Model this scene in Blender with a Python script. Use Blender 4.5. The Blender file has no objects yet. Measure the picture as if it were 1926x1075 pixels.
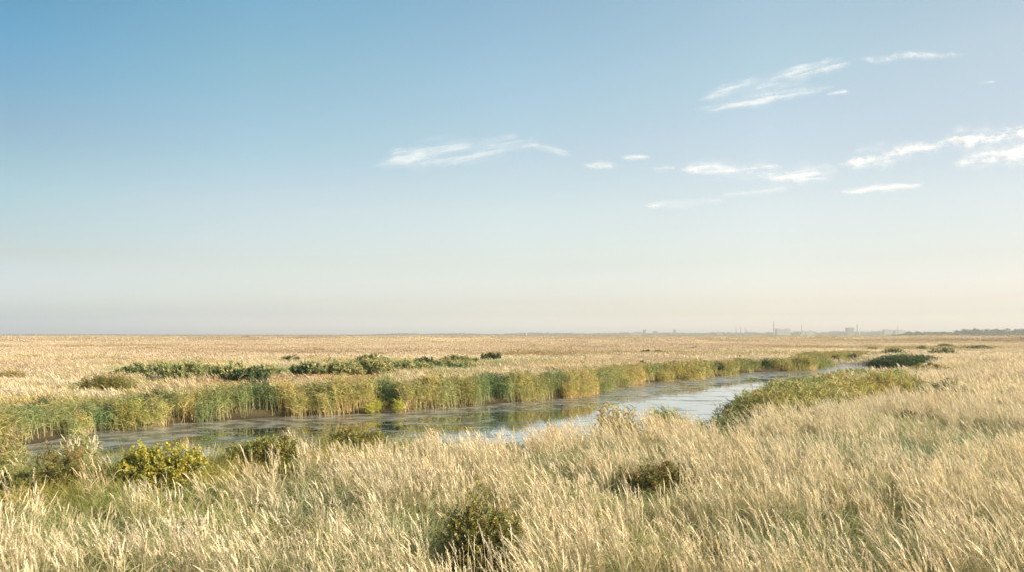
import bpy, math, random
import numpy as np
rng = np.random.default_rng(7)
random.seed(7)
S = bpy.context.scene
C = S.collection

# ------------------------------------------------------------------ camera, sky, sun, exposure
H = 3.6            # eye height above the water
F = 1500.0         # focal length in pixels of a 1926 px wide frame
HOR = 630.0        # horizon row
cam = bpy.data.cameras.new('camera')
cam.lens = F / 1926 * 36.0
cam.sensor_width = 36.0
cam.shift_y = (HOR - 537.5) / 1926
cam.clip_start = 0.1
cam.clip_end = 90000
camo = bpy.data.objects.new('camera', cam)
C.objects.link(camo)
camo.location = (0, 0, H)
camo.rotation_euler = (math.radians(90), 0, 0)
S.camera = camo

SUN_AZ = math.radians(110)    # clockwise from +Y (straight ahead): low sun on the right, a little behind
SUN_EL = math.radians(24)
w = bpy.data.worlds.new('World')
S.world = w
w.use_nodes = True
wt = w.node_tree
wt.nodes.clear()
sky = wt.nodes.new('ShaderNodeTexSky')
sky.sky_type = 'NISHITA'
sky.sun_disc = False
sky.sun_elevation = SUN_EL
sky.sun_rotation = SUN_AZ
sky.altitude = 0
sky.air_density = 1.0
sky.dust_density = 1.6
sky.ozone_density = 1.4
# colour balance of the sky: five elevation ramps from the left of the view to the sun side, rows are elevations in degrees
SKY_EL = [-1.0, 0.8, 1.5, 2.35, 5.0, 8.8, 12.5, 18.0, 22.8]
SKY_K = [
    [(0.356, 0.650, 1.581), (0.449, 0.683, 1.313), (0.586, 0.675, 0.937), (0.640, 0.669, 0.852), (0.578, 0.526, 0.526), (0.540, 0.566, 0.511), (0.475, 0.521, 0.486), (0.319, 0.548, 0.561), (0.269, 0.501, 0.493)],
    [(1.189, 1.267, 1.837), (1.098, 1.166, 1.680), (0.813, 0.836, 1.142), (0.800, 0.781, 0.908), (0.788, 0.691, 0.665), (0.848, 0.730, 0.638), (0.746, 0.753, 0.650), (0.662, 0.790, 0.665), (0.548, 0.804, 0.747)],
    [(1.722, 1.700, 2.239), (1.608, 1.603, 2.055), (1.152, 1.141, 1.349), (1.031, 0.949, 1.085), (0.990, 0.862, 0.802), (1.128, 0.941, 0.779), (1.087, 0.955, 0.786), (1.004, 1.020, 0.843), (0.900, 0.991, 0.848)],
    [(2.017, 1.771, 2.193), (1.839, 1.675, 2.018), (1.320, 1.251, 1.405), (1.193, 1.079, 1.198), (1.136, 0.961, 0.900), (1.264, 1.026, 0.858), (1.257, 1.047, 0.860), (1.233, 1.131, 0.888), (1.175, 1.140, 0.901)],
    [(1.803, 1.622, 2.040), (1.533, 1.463, 1.787), (1.160, 1.143, 1.334), (1.113, 0.992, 1.140), (1.038, 0.872, 0.826), (1.146, 0.945, 0.804), (1.105, 0.917, 0.770), (1.186, 1.020, 0.802), (1.039, 0.958, 0.779)],
]
tcn = wt.nodes.new('ShaderNodeTexCoord')
sep = wt.nodes.new('ShaderNodeSeparateXYZ'); wt.links.new(tcn.outputs['Generated'], sep.inputs[0])
def wmath(op, a, b=None):
    n = wt.nodes.new('ShaderNodeMath'); n.operation = op
    for i, v in enumerate((a, b)):
        if v is None: continue
        if isinstance(v, (int, float)): n.inputs[i].default_value = v
        else: wt.links.new(v, n.inputs[i])
    return n.outputs[0]
elev = wmath('ARCSINE', sep.outputs['Z'])
ramps = []
for row in SKY_K:
    r = wt.nodes.new('ShaderNodeValToRGB'); els = r.color_ramp.elements
    for k, (e_, c_) in enumerate(zip(SKY_EL, row)):
        p_ = (e_ + 1) / 24.0
        x_ = els[k] if k < 2 else els.new(p_)
        x_.position = p_
    for x_, c_ in zip(sorted(els, key=lambda q: q.position), row): x_.color = (c_[0] / 3, c_[1] / 3, c_[2] / 3, 1)
    wt.links.new(wmath('DIVIDE', wmath('ADD', elev, math.radians(1.0)), math.radians(24.0)), r.inputs[0])
    ramps.append(r.outputs[0])
def wmix(f, a, b, mode='MIX'):
    n = wt.nodes.new('ShaderNodeMix'); n.data_type = 'RGBA'; n.blend_type = mode; n.clamp_result = False
    if isinstance(f, (int, float)): n.inputs[0].default_value = f
    else: wt.links.new(f, n.inputs[0])
    for i, v in ((6, a), (7, b)):
        if isinstance(v, tuple): n.inputs[i].default_value = v
        else: wt.links.new(v, n.inputs[i])
    return n.outputs[2]
def wrange(v, a, b):
    n = wt.nodes.new('ShaderNodeMapRange'); n.inputs[1].default_value = a; n.inputs[2].default_value = b; wt.links.new(v, n.inputs[0]); return n.outputs[0]
sinaz = wmath('DIVIDE', sep.outputs['X'], wmath('SQRT', wmath('ADD', wmath('MULTIPLY', sep.outputs['X'], sep.outputs['X']), wmath('ADD', wmath('MULTIPLY', sep.outputs['Y'], sep.outputs['Y']), 1e-6))))
kk = ramps[0]
for i_, (a_, b_) in enumerate([(-.535, -.306), (-.306, 0.0), (0.0, .303), (.303, .535)]):
    kk = wmix(wrange(sinaz, a_, b_), kk, ramps[i_ + 1])
skc = wmix(1.0, wmix(1.0, sky.outputs[0], kk, 'MULTIPLY'), (3, 3, 3, 1), 'MULTIPLY')
bg = wt.nodes.new('ShaderNodeBackground')
bg.inputs['Strength'].default_value = 0.15
wo = wt.nodes.new('ShaderNodeOutputWorld')
wt.links.new(skc, bg.inputs[0])
wt.links.new(bg.outputs[0], wo.inputs[0])

sd = bpy.data.lights.new('sun', 'SUN')
sd.energy = 4.6
sd.angle = math.radians(0.6)
sd.color = (1.0, 0.90, 0.74)
so = bpy.data.objects.new('sun', sd)
C.objects.link(so)
dx, dy, dz = (math.sin(SUN_AZ) * math.cos(SUN_EL), math.cos(SUN_AZ) * math.cos(SUN_EL), math.sin(SUN_EL))
from mathutils import Vector
so.rotation_euler = Vector((dx, dy, dz)).to_track_quat('Z', 'Y').to_euler()

S.view_settings.view_transform = 'Standard'
S.view_settings.look = 'None'
S.view_settings.exposure = 0.72
S.view_settings.gamma = 1.0
S.view_settings.use_curve_mapping = False
S.cycles.max_bounces = 6
S.cycles.diffuse_bounces = 3
S.cycles.glossy_bounces = 3
S.cycles.transmission_bounces = 3
S.cycles.transparent_max_bounces = 12
S.cycles.volume_bounces = 1
S.cycles.use_denoising = True
S.cycles.denoiser = 'OPENIMAGEDENOISE'
S.cycles.denoising_prefilter = 'ACCURATE'
S.cycles.sample_clamp_indirect = 6.0

# ------------------------------------------------------------------ helpers
def G(px, py, z=0.0):
    """point where the line of sight through a pixel of the photograph meets height z"""
    Y = (H - z) * F / (py - HOR)
    return np.array([(px - 963.0) / F * Y, Y])

def at(px, Y):
    return (px - 963.0) / F * Y

def zat(py, Y):
    return H + (HOR - py) * Y / F

def prop(o, label=None, cat=None, group=None, kind=None):
    if label: o['label'] = label
    if cat: o['category'] = cat
    if group: o['group'] = group
    if kind: o['kind'] = kind
    return o

def norm(v):
    return v / np.maximum(np.linalg.norm(v, axis=-1, keepdims=True), 1e-9)

class Geo:
    def __init__(s):
        s.v, s.c, s.t, s.q, s.n = [], [], [], [], 0
    def add(s, v, col, tris=None, quads=None):
        v = np.asarray(v, float).reshape(-1, 3)
        c = np.broadcast_to(np.asarray(col, float), (len(v), 3))
        if tris is not None and len(tris): s.t.append(np.asarray(tris, int).reshape(-1, 3) + s.n)
        if quads is not None and len(quads): s.q.append(np.asarray(quads, int).reshape(-1, 4) + s.n)
        s.v.append(v); s.c.append(c); s.n += len(v)
    def ribbon(s, base, d0, d1, L, W, prof, c0, c1, face=None):
        """many tapering, bending strips at once. path = base + L*(t*d0 + t^2/2*(d1-d0))"""
        base = np.asarray(base, float); N = len(base)
        if N == 0: return
        prof = np.asarray(prof, float); K = len(prof)
        t = np.linspace(0, 1, K)[None, :, None]
        d0 = np.broadcast_to(d0, (N, 3))[:, None]; d1 = np.broadcast_to(d1, (N, 3))[:, None]
        L = np.broadcast_to(L, (N,))[:, None, None]; W = np.broadcast_to(W, (N,))[:, None, None]
        p = base[:, None] + L * (t * d0 + t * t / 2 * (d1 - d0))
        d = norm(d0 + t * (d1 - d0))
        if face is None:
            a = rng.uniform(0, 2 * np.pi, N)
            face = np.stack([np.cos(a), np.sin(a), rng.uniform(-.3, .3, N)], 1)
        side = norm(np.cross(d, np.broadcast_to(face, (N, 3))[:, None]))
        o = side * W * prof[None, :, None] * 0.5
        v = np.stack([p - o, p + o], 2).reshape(N, K * 2, 3)
        c0 = np.broadcast_to(c0, (N, 3))[:, None]; c1 = np.broadcast_to(c1, (N, 3))[:, None]
        c = np.repeat(c0 + (c1 - c0) * t, 2, axis=1).reshape(-1, 3)
        k = np.arange(K - 1)
        q = np.stack([2 * k, 2 * k + 1, 2 * k + 3, 2 * k + 2], 1)[None] + (np.arange(N) * K * 2)[:, None, None]
        s.add(v, c, quads=q)
    def leaves(s, p, d, L, W, col):
        """pointed leaf: a quad of four points, folded a little"""
        N = len(p)
        if N == 0: return
        a = norm(rng.normal(size=(N, 3)))
        side = norm(np.cross(d, a)); L = np.broadcast_to(L, (N,))[:, None]; W = np.broadcast_to(W, (N,))[:, None]
        m = p + d * L * .45
        v = np.stack([p, m - side * W * .5, p + d * L, m + side * W * .5], 1)
        q = np.arange(4)[None] + np.arange(N)[:, None] * 4
        s.add(v, np.repeat(np.broadcast_to(col, (N, 3)), 4, axis=0), quads=q)
    def box(s, x0, x1, y0, y1, z0, z1, col):
        v = [(x, y, z) for z in (z0, z1) for y in (y0, y1) for x in (x0, x1)]
        s.add(v, col, quads=[(0, 2, 3, 1), (4, 5, 7, 6), (0, 1, 5, 4), (2, 6, 7, 3), (0, 4, 6, 2), (1, 3, 7, 5)])
    def prism(s, pts, y0, y1, col):
        """outline in x,z pushed from y0 to y1"""
        n = len(pts)
        v = [(x, y0, z) for x, z in pts] + [(x, y1, z) for x, z in pts]
        base = s.n
        s.add(v, col, quads=[(i, (i + 1) % n, (i + 1) % n + n, i + n) for i in range(n)])
        c = np.mean(np.array(v[:n]), 0); e = np.mean(np.array(v[n:]), 0)
        s.add(v + [tuple(c), tuple(e)], col, tris=[(i, 2 * n, (i + 1) % n) for i in range(n)] + [(i + n, (i + 1) % n + n, 2 * n + 1) for i in range(n)])
    def tube(s, x, y, rings, col, n=14):
        """rings: (z, radius)"""
        a = np.arange(n) / n * 2 * np.pi
        v = np.concatenate([np.stack([x + r * np.cos(a), y + r * np.sin(a), np.full(n, z)], 1) for z, r in rings] + [[[x, y, rings[-1][0]]]])
        q = [(k * n + i, k * n + (i + 1) % n, (k + 1) * n + (i + 1) % n, (k + 1) * n + i) for k in range(len(rings) - 1) for i in range(n)]
        b = (len(rings) - 1) * n
        s.add(v, col, quads=q, tris=[(b + i, b + (i + 1) % n, b + n) for i in range(n)])
    def mesh(s, name, mat, smooth=False):
        v = np.concatenate(s.v); c = np.concatenate(s.c)
        t = np.concatenate(s.t) if s.t else np.zeros((0, 3), int)
        q = np.concatenate(s.q) if s.q else np.zeros((0, 4), int)
        me = bpy.data.meshes.new(name)
        me.vertices.add(len(v)); me.vertices.foreach_set('co', v.astype(np.float32).ravel())
        li = np.concatenate([t.ravel(), q.ravel()]).astype(np.int32)
        me.loops.add(len(li)); me.loops.foreach_set('vertex_index', li)
        ls = np.concatenate([np.arange(len(t)) * 3, len(t) * 3 + np.arange(len(q)) * 4]).astype(np.int32)
        me.polygons.add(len(ls)); me.polygons.foreach_set('loop_start', ls)
        me.polygons.foreach_set('use_smooth', np.full(len(ls), bool(smooth)))
        ca = me.color_attributes.new('Col', 'FLOAT_COLOR', 'POINT')
        ca.data.foreach_set('color', np.concatenate([np.clip(c, 0, 1), np.ones((len(c), 1))], 1).astype(np.float32).ravel())
        me.update(calc_edges=True)
        me.materials.append(mat)
        return me
    def obj(s, name, mat, parent=None, loc=None, smooth=False):
        o = bpy.data.objects.new(name, s.mesh(name, mat, smooth))
        C.objects.link(o)
        if parent is not None: o.parent = parent
        if loc is not None: o.location = loc
        return o

def empty(name, loc):
    o = bpy.data.objects.new(name, None)
    C.objects.link(o); o.location = loc
    return o

# value noise in numpy (for layout and heights)
_tab = np.random.default_rng(3).random((256, 256))
def vnoise(x, y):
    x = np.asarray(x, float); y = np.asarray(y, float)
    xi = np.floor(x).astype(int); yi = np.floor(y).astype(int)
    fx = x - xi; fy = y - yi; fx = fx * fx * (3 - 2 * fx); fy = fy * fy * (3 - 2 * fy)
    g = lambda a, b: _tab[a & 255, b & 255]
    return (g(xi, yi) * (1 - fx) + g(xi + 1, yi) * fx) * (1 - fy) + (g(xi, yi + 1) * (1 - fx) + g(xi + 1, yi + 1) * fx) * fy
def fbm(x, y, o=4):
    r = 0; a = .5; tot = 0
    for i in range(o):
        r = r + a * vnoise(x * 2 ** i + 17.3 * i, y * 2 ** i + 5.1 * i); tot += a; a *= .5
    return r / tot
def sstep(a, b, x):
    t = np.clip((x - a) / (b - a), 0, 1); return t * t * (3 - 2 * t)

# ------------------------------------------------------------------ materials
def newmat(name):
    m = bpy.data.materials.new(name); m.use_nodes = True
    m.node_tree.nodes.clear()
    return m, m.node_tree.nodes, m.node_tree.links

def plant_mat(name, inst, transl=.35, rough=.6, spec=.25):
    m, N, L = newmat(name)
    out = N.new('ShaderNodeOutputMaterial')
    col = N.new('ShaderNodeAttribute'); col.attribute_name = 'Col'
    c = col.outputs['Color']
    if inst:
        ti = N.new('ShaderNodeAttribute'); ti.attribute_type = 'INSTANCER'; ti.attribute_name = 'tint'
        mx = N.new('ShaderNodeMix'); mx.data_type = 'RGBA'; mx.blend_type = 'MULTIPLY'; mx.inputs[0].default_value = 1
        L.new(c, mx.inputs[6]); L.new(ti.outputs['Color'], mx.inputs[7]); c = mx.outputs[2]
    p = N.new('ShaderNodeBsdfPrincipled'); p.inputs['Roughness'].default_value = rough
    p.inputs['Specular IOR Level'].default_value = spec
    tr = N.new('ShaderNodeBsdfTranslucent')
    ms = N.new('ShaderNodeMixShader'); ms.inputs[0].default_value = transl
    L.new(c, p.inputs['Base Color']); L.new(c, tr.inputs['Color'])
    L.new(p.outputs[0], ms.inputs[1]); L.new(tr.outputs[0], ms.inputs[2]); L.new(ms.outputs[0], out.inputs[0])
    return m

def solid_mat(name, rough=.8):
    m, N, L = newmat(name)
    out = N.new('ShaderNodeOutputMaterial')
    col = N.new('ShaderNodeAttribute'); col.attribute_name = 'Col'
    tc = N.new('ShaderNodeTexCoord'); nz = N.new('ShaderNodeTexNoise'); nz.inputs['Scale'].default_value = .15
    nz.inputs['Detail'].default_value = 6
    mr = N.new('ShaderNodeMapRange'); mr.inputs[3].default_value = .8; mr.inputs[4].default_value = 1.15
    mx = N.new('ShaderNodeMix'); mx.data_type = 'RGBA'; mx.blend_type = 'MULTIPLY'; mx.inputs[0].default_value = 1
    L.new(tc.outputs['Object'], nz.inputs[0]); L.new(nz.outputs[0], mr.inputs[0])
    L.new(col.outputs['Color'], mx.inputs[6]); L.new(mr.outputs[0], mx.inputs[7])
    p = N.new('ShaderNodeBsdfPrincipled'); p.inputs['Roughness'].default_value = rough
    L.new(mx.outputs[2], p.inputs['Base Color']); L.new(p.outputs[0], out.inputs[0])
    return m

M_inst = plant_mat('grass_blades', True)
M_plant = plant_mat('leaves_and_stems', False)
M_solid = solid_mat('painted_concrete')

# ------------------------------------------------------------------ river outline (world metres)
FARB = [(-260, 850), (-120, 848), (0, 843), (60, 836), (130, 822), (200, 810), (280, 801), (380, 793), (450, 789), (520, 785), (600, 781),
        (700, 775), (800, 768), (900, 761), (960, 757), (1040, 750), (1100, 744), (1130, 736), (1190, 722), (1260, 714),
        (1340, 708), (1400, 700), (1460, 697), (1530, 695), (1556, 687), (1562, 680), (1600, 675.5), (1660, 673)]
NEARB = [(-300, 880), (-120, 868), (0, 864), (70, 868), (200, 858), (370, 852), (450, 842), (550, 834), (700, 818), (850, 808), (960, 814),
         (1010, 797), (1100, 784), (1200, 778), (1280, 780), (1365, 777), (1395, 752), (1450, 736), (1500, 724), (1540, 709), (1560, 703)]
far = [G(x, y, 0) for x, y in FARB]
near = [G(x, y, .55 if x < 500 else .6 if x < 720 else .85 if x < 860 else 1.1) for x, y in NEARB] + [G(x, y, 1.0) for x, y in [(1590, 700), (1640, 698), (1700, 696.5)]] + [G(x, y, 0.0) for x, y in [(1760, 691), (1740, 688), (1640, 688), (1622, 684), (1640, 677)]]
far = np.array(far); near = np.array(near)
river = np.concatenate([far, near[::-1]])

def seg_dist(P, A, closed):
    d = np.full(len(P), 1e9)
    n = len(A)
    for i in range(n if closed else n - 1):
        a = A[i]; b = A[(i + 1) % n]; ab = b - a
        t = np.clip(((P - a) @ ab) / (ab @ ab + 1e-12), 0, 1)
        d = np.minimum(d, np.linalg.norm(P - a - t[:, None] * ab, axis=1))
    return d
def inside(P, A):
    r = np.zeros(len(P), bool); n = len(A)
    for i in range(n):
        a = A[i]; b = A[(i + 1) % n]
        c = ((a[1] > P[:, 1]) != (b[1] > P[:, 1]))
        with np.errstate(divide='ignore', invalid='ignore'):
            xx = (b[0] - a[0]) * (P[:, 1] - a[1]) / (b[1] - a[1]) + a[0]
        r ^= c & (P[:, 0] < xx)
    return r
def river_sd(P):
    """distance to the bank, negative in the water"""
    d = np.full(len(P), 1e3)
    m = (P[:, 1] > 5) & (P[:, 1] < 190) & (np.abs(P[:, 0]) < 120)
    if m.any():
        q = P[m]
        e = seg_dist(q, river, True); e = e + (fbm(q[:, 0] * .8, q[:, 1] * .8, 3) - .5) * .9
        d[m] = np.where(inside(q, river), -np.abs(e), np.abs(e))
    return d
def height(P, sd_=None):
    sd_ = river_sd(P) if sd_ is None else sd_
    b = -0.5 + 0.85 * sstep(-1.0, 1.3, sd_)
    und = (fbm(P[:, 0] * .09 + 4, P[:, 1] * .09, 3) - .5) * .35 + (fbm(P[:, 0] * .5, P[:, 1] * .5, 2) - .5) * .10
    return b + und * sstep(.5, 5, sd_)

# ------------------------------------------------------------------ ground and water
def axis(lo, hi, step, out_lo, out_hi, gr=1.22):
    a = list(np.arange(lo, hi + 1e-6, step)); s_ = step; x = hi
    while x < out_hi: s_ *= gr; x += s_; a.append(min(x, out_hi))
    s_ = step; x = lo; b = []
    while x > out_lo: s_ *= gr; x -= s_; b.append(max(x, out_lo))
    return np.array(b[::-1] + a)
xs = axis(-60, 80, .45, -6000, 6000); ys = axis(3, 135, .45, -400, 6000)
X, Y = np.meshgrid(xs, ys)
P = np.stack([X.ravel(), Y.ravel()], 1)
Z = height(P)
g = Geo()
nx, ny = len(xs), len(ys)
ii = (np.arange(ny - 1)[:, None] * nx + np.arange(nx - 1)[None]).ravel()
gsd = river_sd(P); litter = 1 - sstep(1.5, 4.5, gsd)
g.add(np.concatenate([P, Z[:, None]], 1), np.repeat(litter[:, None], 3, 1), quads=np.stack([ii, ii + 1, ii + nx + 1, ii + nx], 1))
def ground_mat():
    m, N, L = newmat('meadow_soil')
    out = N.new('ShaderNodeOutputMaterial')
    geo = N.new('ShaderNodeNewGeometry')
    mp = N.new('ShaderNodeMapping'); mp.inputs['Scale'].default_value = (.35, 1, 1)
    n1 = N.new('ShaderNodeTexNoise'); n1.inputs['Scale'].default_value = .02; n1.inputs['Detail'].default_value = 8; n1.inputs['Roughness'].default_value = .65
    n2 = N.new('ShaderNodeTexNoise'); n2.inputs['Scale'].default_value = 2.5; n2.inputs['Detail'].default_value = 8
    L.new(geo.outputs['Position'], mp.inputs[0]); L.new(mp.outputs[0], n1.inputs[0]); L.new(geo.outputs['Position'], n2.inputs[0])
    r = N.new('ShaderNodeValToRGB')
    e = r.color_ramp.elements
    e[0].position = .33; e[0].color = (.17, .15, .06, 1)
    e[1].position = .62; e[1].color = (.42, .30, .16, 1)
    x = r.color_ramp.elements.new(.45); x.color = (.33, .25, .12, 1)
    x = r.color_ramp.elements.new(.8); x.color = (.46, .32, .20, 1)
    L.new(n1.outputs[0], r.inputs[0])
    mr = N.new('ShaderNodeMapRange'); mr.inputs[1].default_value = .3; mr.inputs[2].default_value = .7; mr.inputs[3].default_value = .6; mr.inputs[4].default_value = 1.15
    L.new(n2.outputs[0], mr.inputs[0])
    mx = N.new('ShaderNodeMix'); mx.data_type = 'RGBA'; mx.blend_type = 'MULTIPLY'; mx.inputs[0].default_value = 1
    L.new(r.outputs[0], mx.inputs[6]); L.new(mr.outputs[0], mx.inputs[7])
    # wet mud below the waterline
    sx = N.new('ShaderNodeSeparateXYZ'); L.new(geo.outputs['Position'], sx.inputs[0])
    wz = N.new('ShaderNodeMapRange'); wz.inputs[1].default_value = .02; wz.inputs[2].default_value = .22
    L.new(sx.outputs['Z'], wz.inputs[0])
    mm = N.new('ShaderNodeMix'); mm.data_type = 'RGBA'; mm.inputs[6].default_value = (.045, .035, .022, 1)
    la = N.new('ShaderNodeAttribute'); la.attribute_name = 'Col'
    lm = N.new('ShaderNodeMix'); lm.data_type = 'RGBA'; lm.inputs[7].default_value = (.10, .08, .04, 1)
    L.new(la.outputs['Fac'], lm.inputs[0]); L.new(mx.outputs[2], lm.inputs[6])
    L.new(wz.outputs[0], mm.inputs[0]); L.new(lm.outputs[2], mm.inputs[7])
    p = N.new('ShaderNodeBsdfPrincipled'); p.inputs['Roughness'].default_value = .95; p.inputs['Specular IOR Level'].default_value = .1
    b = N.new('ShaderNodeBump'); b.inputs['Strength'].default_value = .6; b.inputs['Distance'].default_value = .1
    L.new(n2.outputs[0], b.inputs['Height']); L.new(b.outputs[0], p.inputs['Normal'])
    L.new(mm.outputs[2], p.inputs['Base Color']); L.new(p.outputs[0], out.inputs[0])
    return m
prop(g.obj('ground', ground_mat(), smooth=True), kind='structure')

def water_mat():
    m, N, L = newmat('still_water')
    out = N.new('ShaderNodeOutputMaterial')
    geo = N.new('ShaderNodeNewGeometry')
    at_ = N.new('ShaderNodeAttribute'); at_.attribute_name = 'Col'      # r: nearness to the far bank
    sep = N.new('ShaderNodeSeparateColor'); L.new(at_.outputs['Color'], sep.inputs[0])
    w1 = N.new('ShaderNodeBsdfPrincipled')
    w1.inputs['Base Color'].default_value = (.018, .020, .013, 1); w1.inputs['Roughness'].default_value = .015
    w1.inputs['IOR'].default_value = 2.0
    mp = N.new('ShaderNodeMapping'); mp.inputs['Scale'].default_value = (1.0, 1.0, 1)
    L.new(geo.outputs['Position'], mp.inputs[0])
    nr = N.new('ShaderNodeTexNoise'); nr.inputs['Scale'].default_value = 3.0; nr.inputs['Detail'].default_value = 4
    L.new(mp.outputs[0], nr.inputs[0])
    b = N.new('ShaderNodeBump'); b.inputs['Strength'].default_value = .12; b.inputs['Distance'].default_value = .015
    L.new(nr.outputs[0], b.inputs['Height']); L.new(b.outputs[0], w1.inputs['Normal'])
    # floating weed and scum, a dull skin on the surface
    w2 = N.new('ShaderNodeBsdfPrincipled'); w2.inputs['Roughness'].default_value = .22; w2.inputs['Specular IOR Level'].default_value = .7
    nc = N.new('ShaderNodeTexNoise'); nc.inputs['Scale'].default_value = 1.3; nc.inputs['Detail'].default_value = 5
    L.new(geo.outputs['Position'], nc.inputs[0])
    cr = N.new('ShaderNodeValToRGB'); cr.color_ramp.elements[0].color = (.09, .08, .05, 1); cr.color_ramp.elements[1].color = (.30, .29, .24, 1)
    cr.color_ramp.elements[0].position = .38; cr.color_ramp.elements[1].position = .6
    L.new(nc.outputs[0], cr.inputs[0]); L.new(cr.outputs[0], w2.inputs['Base Color'])
    m2 = N.new('ShaderNodeMapping'); m2.inputs['Scale'].default_value = (.5, .9, 1); m2.inputs['Rotation'].default_value = (0, 0, math.radians(-35))
    L.new(geo.outputs['Position'], m2.inputs[0])
    n2 = N.new('ShaderNodeTexNoise'); n2.inputs['Scale'].default_value = .9; n2.inputs['Detail'].default_value = 9; n2.inputs['Roughness'].default_value = .68; n2.inputs['Distortion'].default_value = .6
    L.new(m2.outputs[0], n2.inputs[0])
    ad = N.new('ShaderNodeMath'); ad.operation = 'MULTIPLY_ADD'; ad.inputs[1].default_value = .24
    L.new(sep.outputs[0], ad.inputs[0]); L.new(n2.outputs[0], ad.inputs[2])
    mr = N.new('ShaderNodeMapRange'); mr.inputs[1].default_value = .60; mr.inputs[2].default_value = .65
    L.new(ad.outputs[0], mr.inputs[0])
    b2 = N.new('ShaderNodeBump'); b2.inputs['Strength'].default_value = .5; b2.inputs['Distance'].default_value = .03
    n3 = N.new('ShaderNodeTexNoise'); n3.inputs['Scale'].default_value = 9; n3.inputs['Detail'].default_value = 4
    L.new(geo.outputs['Position'], n3.inputs[0]); L.new(n3.outputs[0], b2.inputs['Height']); L.new(b2.outputs[0], w2.inputs['Normal'])
    gl = N.new('ShaderNodeBsdfGlossy'); gl.inputs['Color'].default_value = (.96, .96, .96, 1); gl.inputs['Roughness'].default_value = .03
    L.new(b.outputs[0], gl.inputs['Normal'])
    mg = N.new('ShaderNodeMixShader'); mg.inputs[0].default_value = .65
    L.new(w1.outputs[0], mg.inputs[1]); L.new(gl.outputs[0], mg.inputs[2])
    # thin dark streaks on open water: drifting weed and ripple lines painted as colour
    m4 = N.new('ShaderNodeMapping'); m4.inputs['Scale'].default_value = (.22, .95, 1); m4.inputs['Rotation'].default_value = (0, 0, math.radians(-8))
    n4 = N.new('ShaderNodeTexNoise'); n4.inputs['Scale'].default_value = 1.3; n4.inputs['Detail'].default_value = 7; n4.inputs['Roughness'].default_value = .7
    L.new(geo.outputs['Position'], m4.inputs[0]); L.new(m4.outputs[0], n4.inputs[0])
    r4 = N.new('ShaderNodeMapRange'); r4.inputs[1].default_value = .555; r4.inputs[2].default_value = .60; r4.inputs[4].default_value = .8
    L.new(n4.outputs[0], r4.inputs[0])
    w3 = N.new('ShaderNodeBsdfPrincipled'); w3.inputs['Base Color'].default_value = (.10, .105, .09, 1); w3.inputs['Roughness'].default_value = .45
    mh = N.new('ShaderNodeMixShader'); L.new(r4.outputs[0], mh.inputs[0]); L.new(mg.outputs[0], mh.inputs[1]); L.new(w3.outputs[0], mh.inputs[2])
    ms = N.new('ShaderNodeMixShader')
    L.new(mr.outputs[0], ms.inputs[0]); L.new(mh.outputs[0], ms.inputs[1]); L.new(w2.outputs[0], ms.inputs[2]); L.new(ms.outputs[0], out.inputs[0])
    return m
wx = np.arange(-62, 80, .8); wy = np.arange(8, 150, .8)
X, Y = np.meshgrid(wx, wy); P = np.stack([X.ravel(), Y.ravel()], 1)
fd = seg_dist(P, far, False)
keep = river_sd(P) < 2.5
g = Geo(); nx = len(wx)
ii = (np.arange(len(wy) - 1)[:, None] * nx + np.arange(nx - 1)[None]).ravel()
q = np.stack([ii, ii + 1, ii + nx + 1, ii + nx], 1)
q = q[keep[q].any(1)]
width_f = np.clip(1 - fd / np.clip(P[:, 1] * .12 + 1.5, 3, 14), 0, 1) + .28 * sstep(2, -6, P[:, 0])
g.add(np.concatenate([P, np.zeros((len(P), 1))], 1), np.stack([width_f, width_f, width_f], 1), quads=q)
prop(g.obj('water', water_mat(), smooth=True), kind='structure')

# ------------------------------------------------------------------ plant building blocks (each returns a Geo)
def jit(n, c, v=.12, hue=.06):
    c = np.asarray(c, float)
    return np.clip(c[None] * (1 + rng.normal(0, v, (n, 1))) * (1 + rng.normal(0, hue, (n, 3))), .01, .95)

STRAW = (.72, .61, .39); STRAW_D = (.55, .46, .27); PALE = (.82, .73, .51); PINK = (.68, .55, .42)
GREEN = (.25, .29, .11); GREYG = (.29, .325, .18); DEEP = (.055, .10, .04); OLIVE = (.26, .25, .07)

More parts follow.
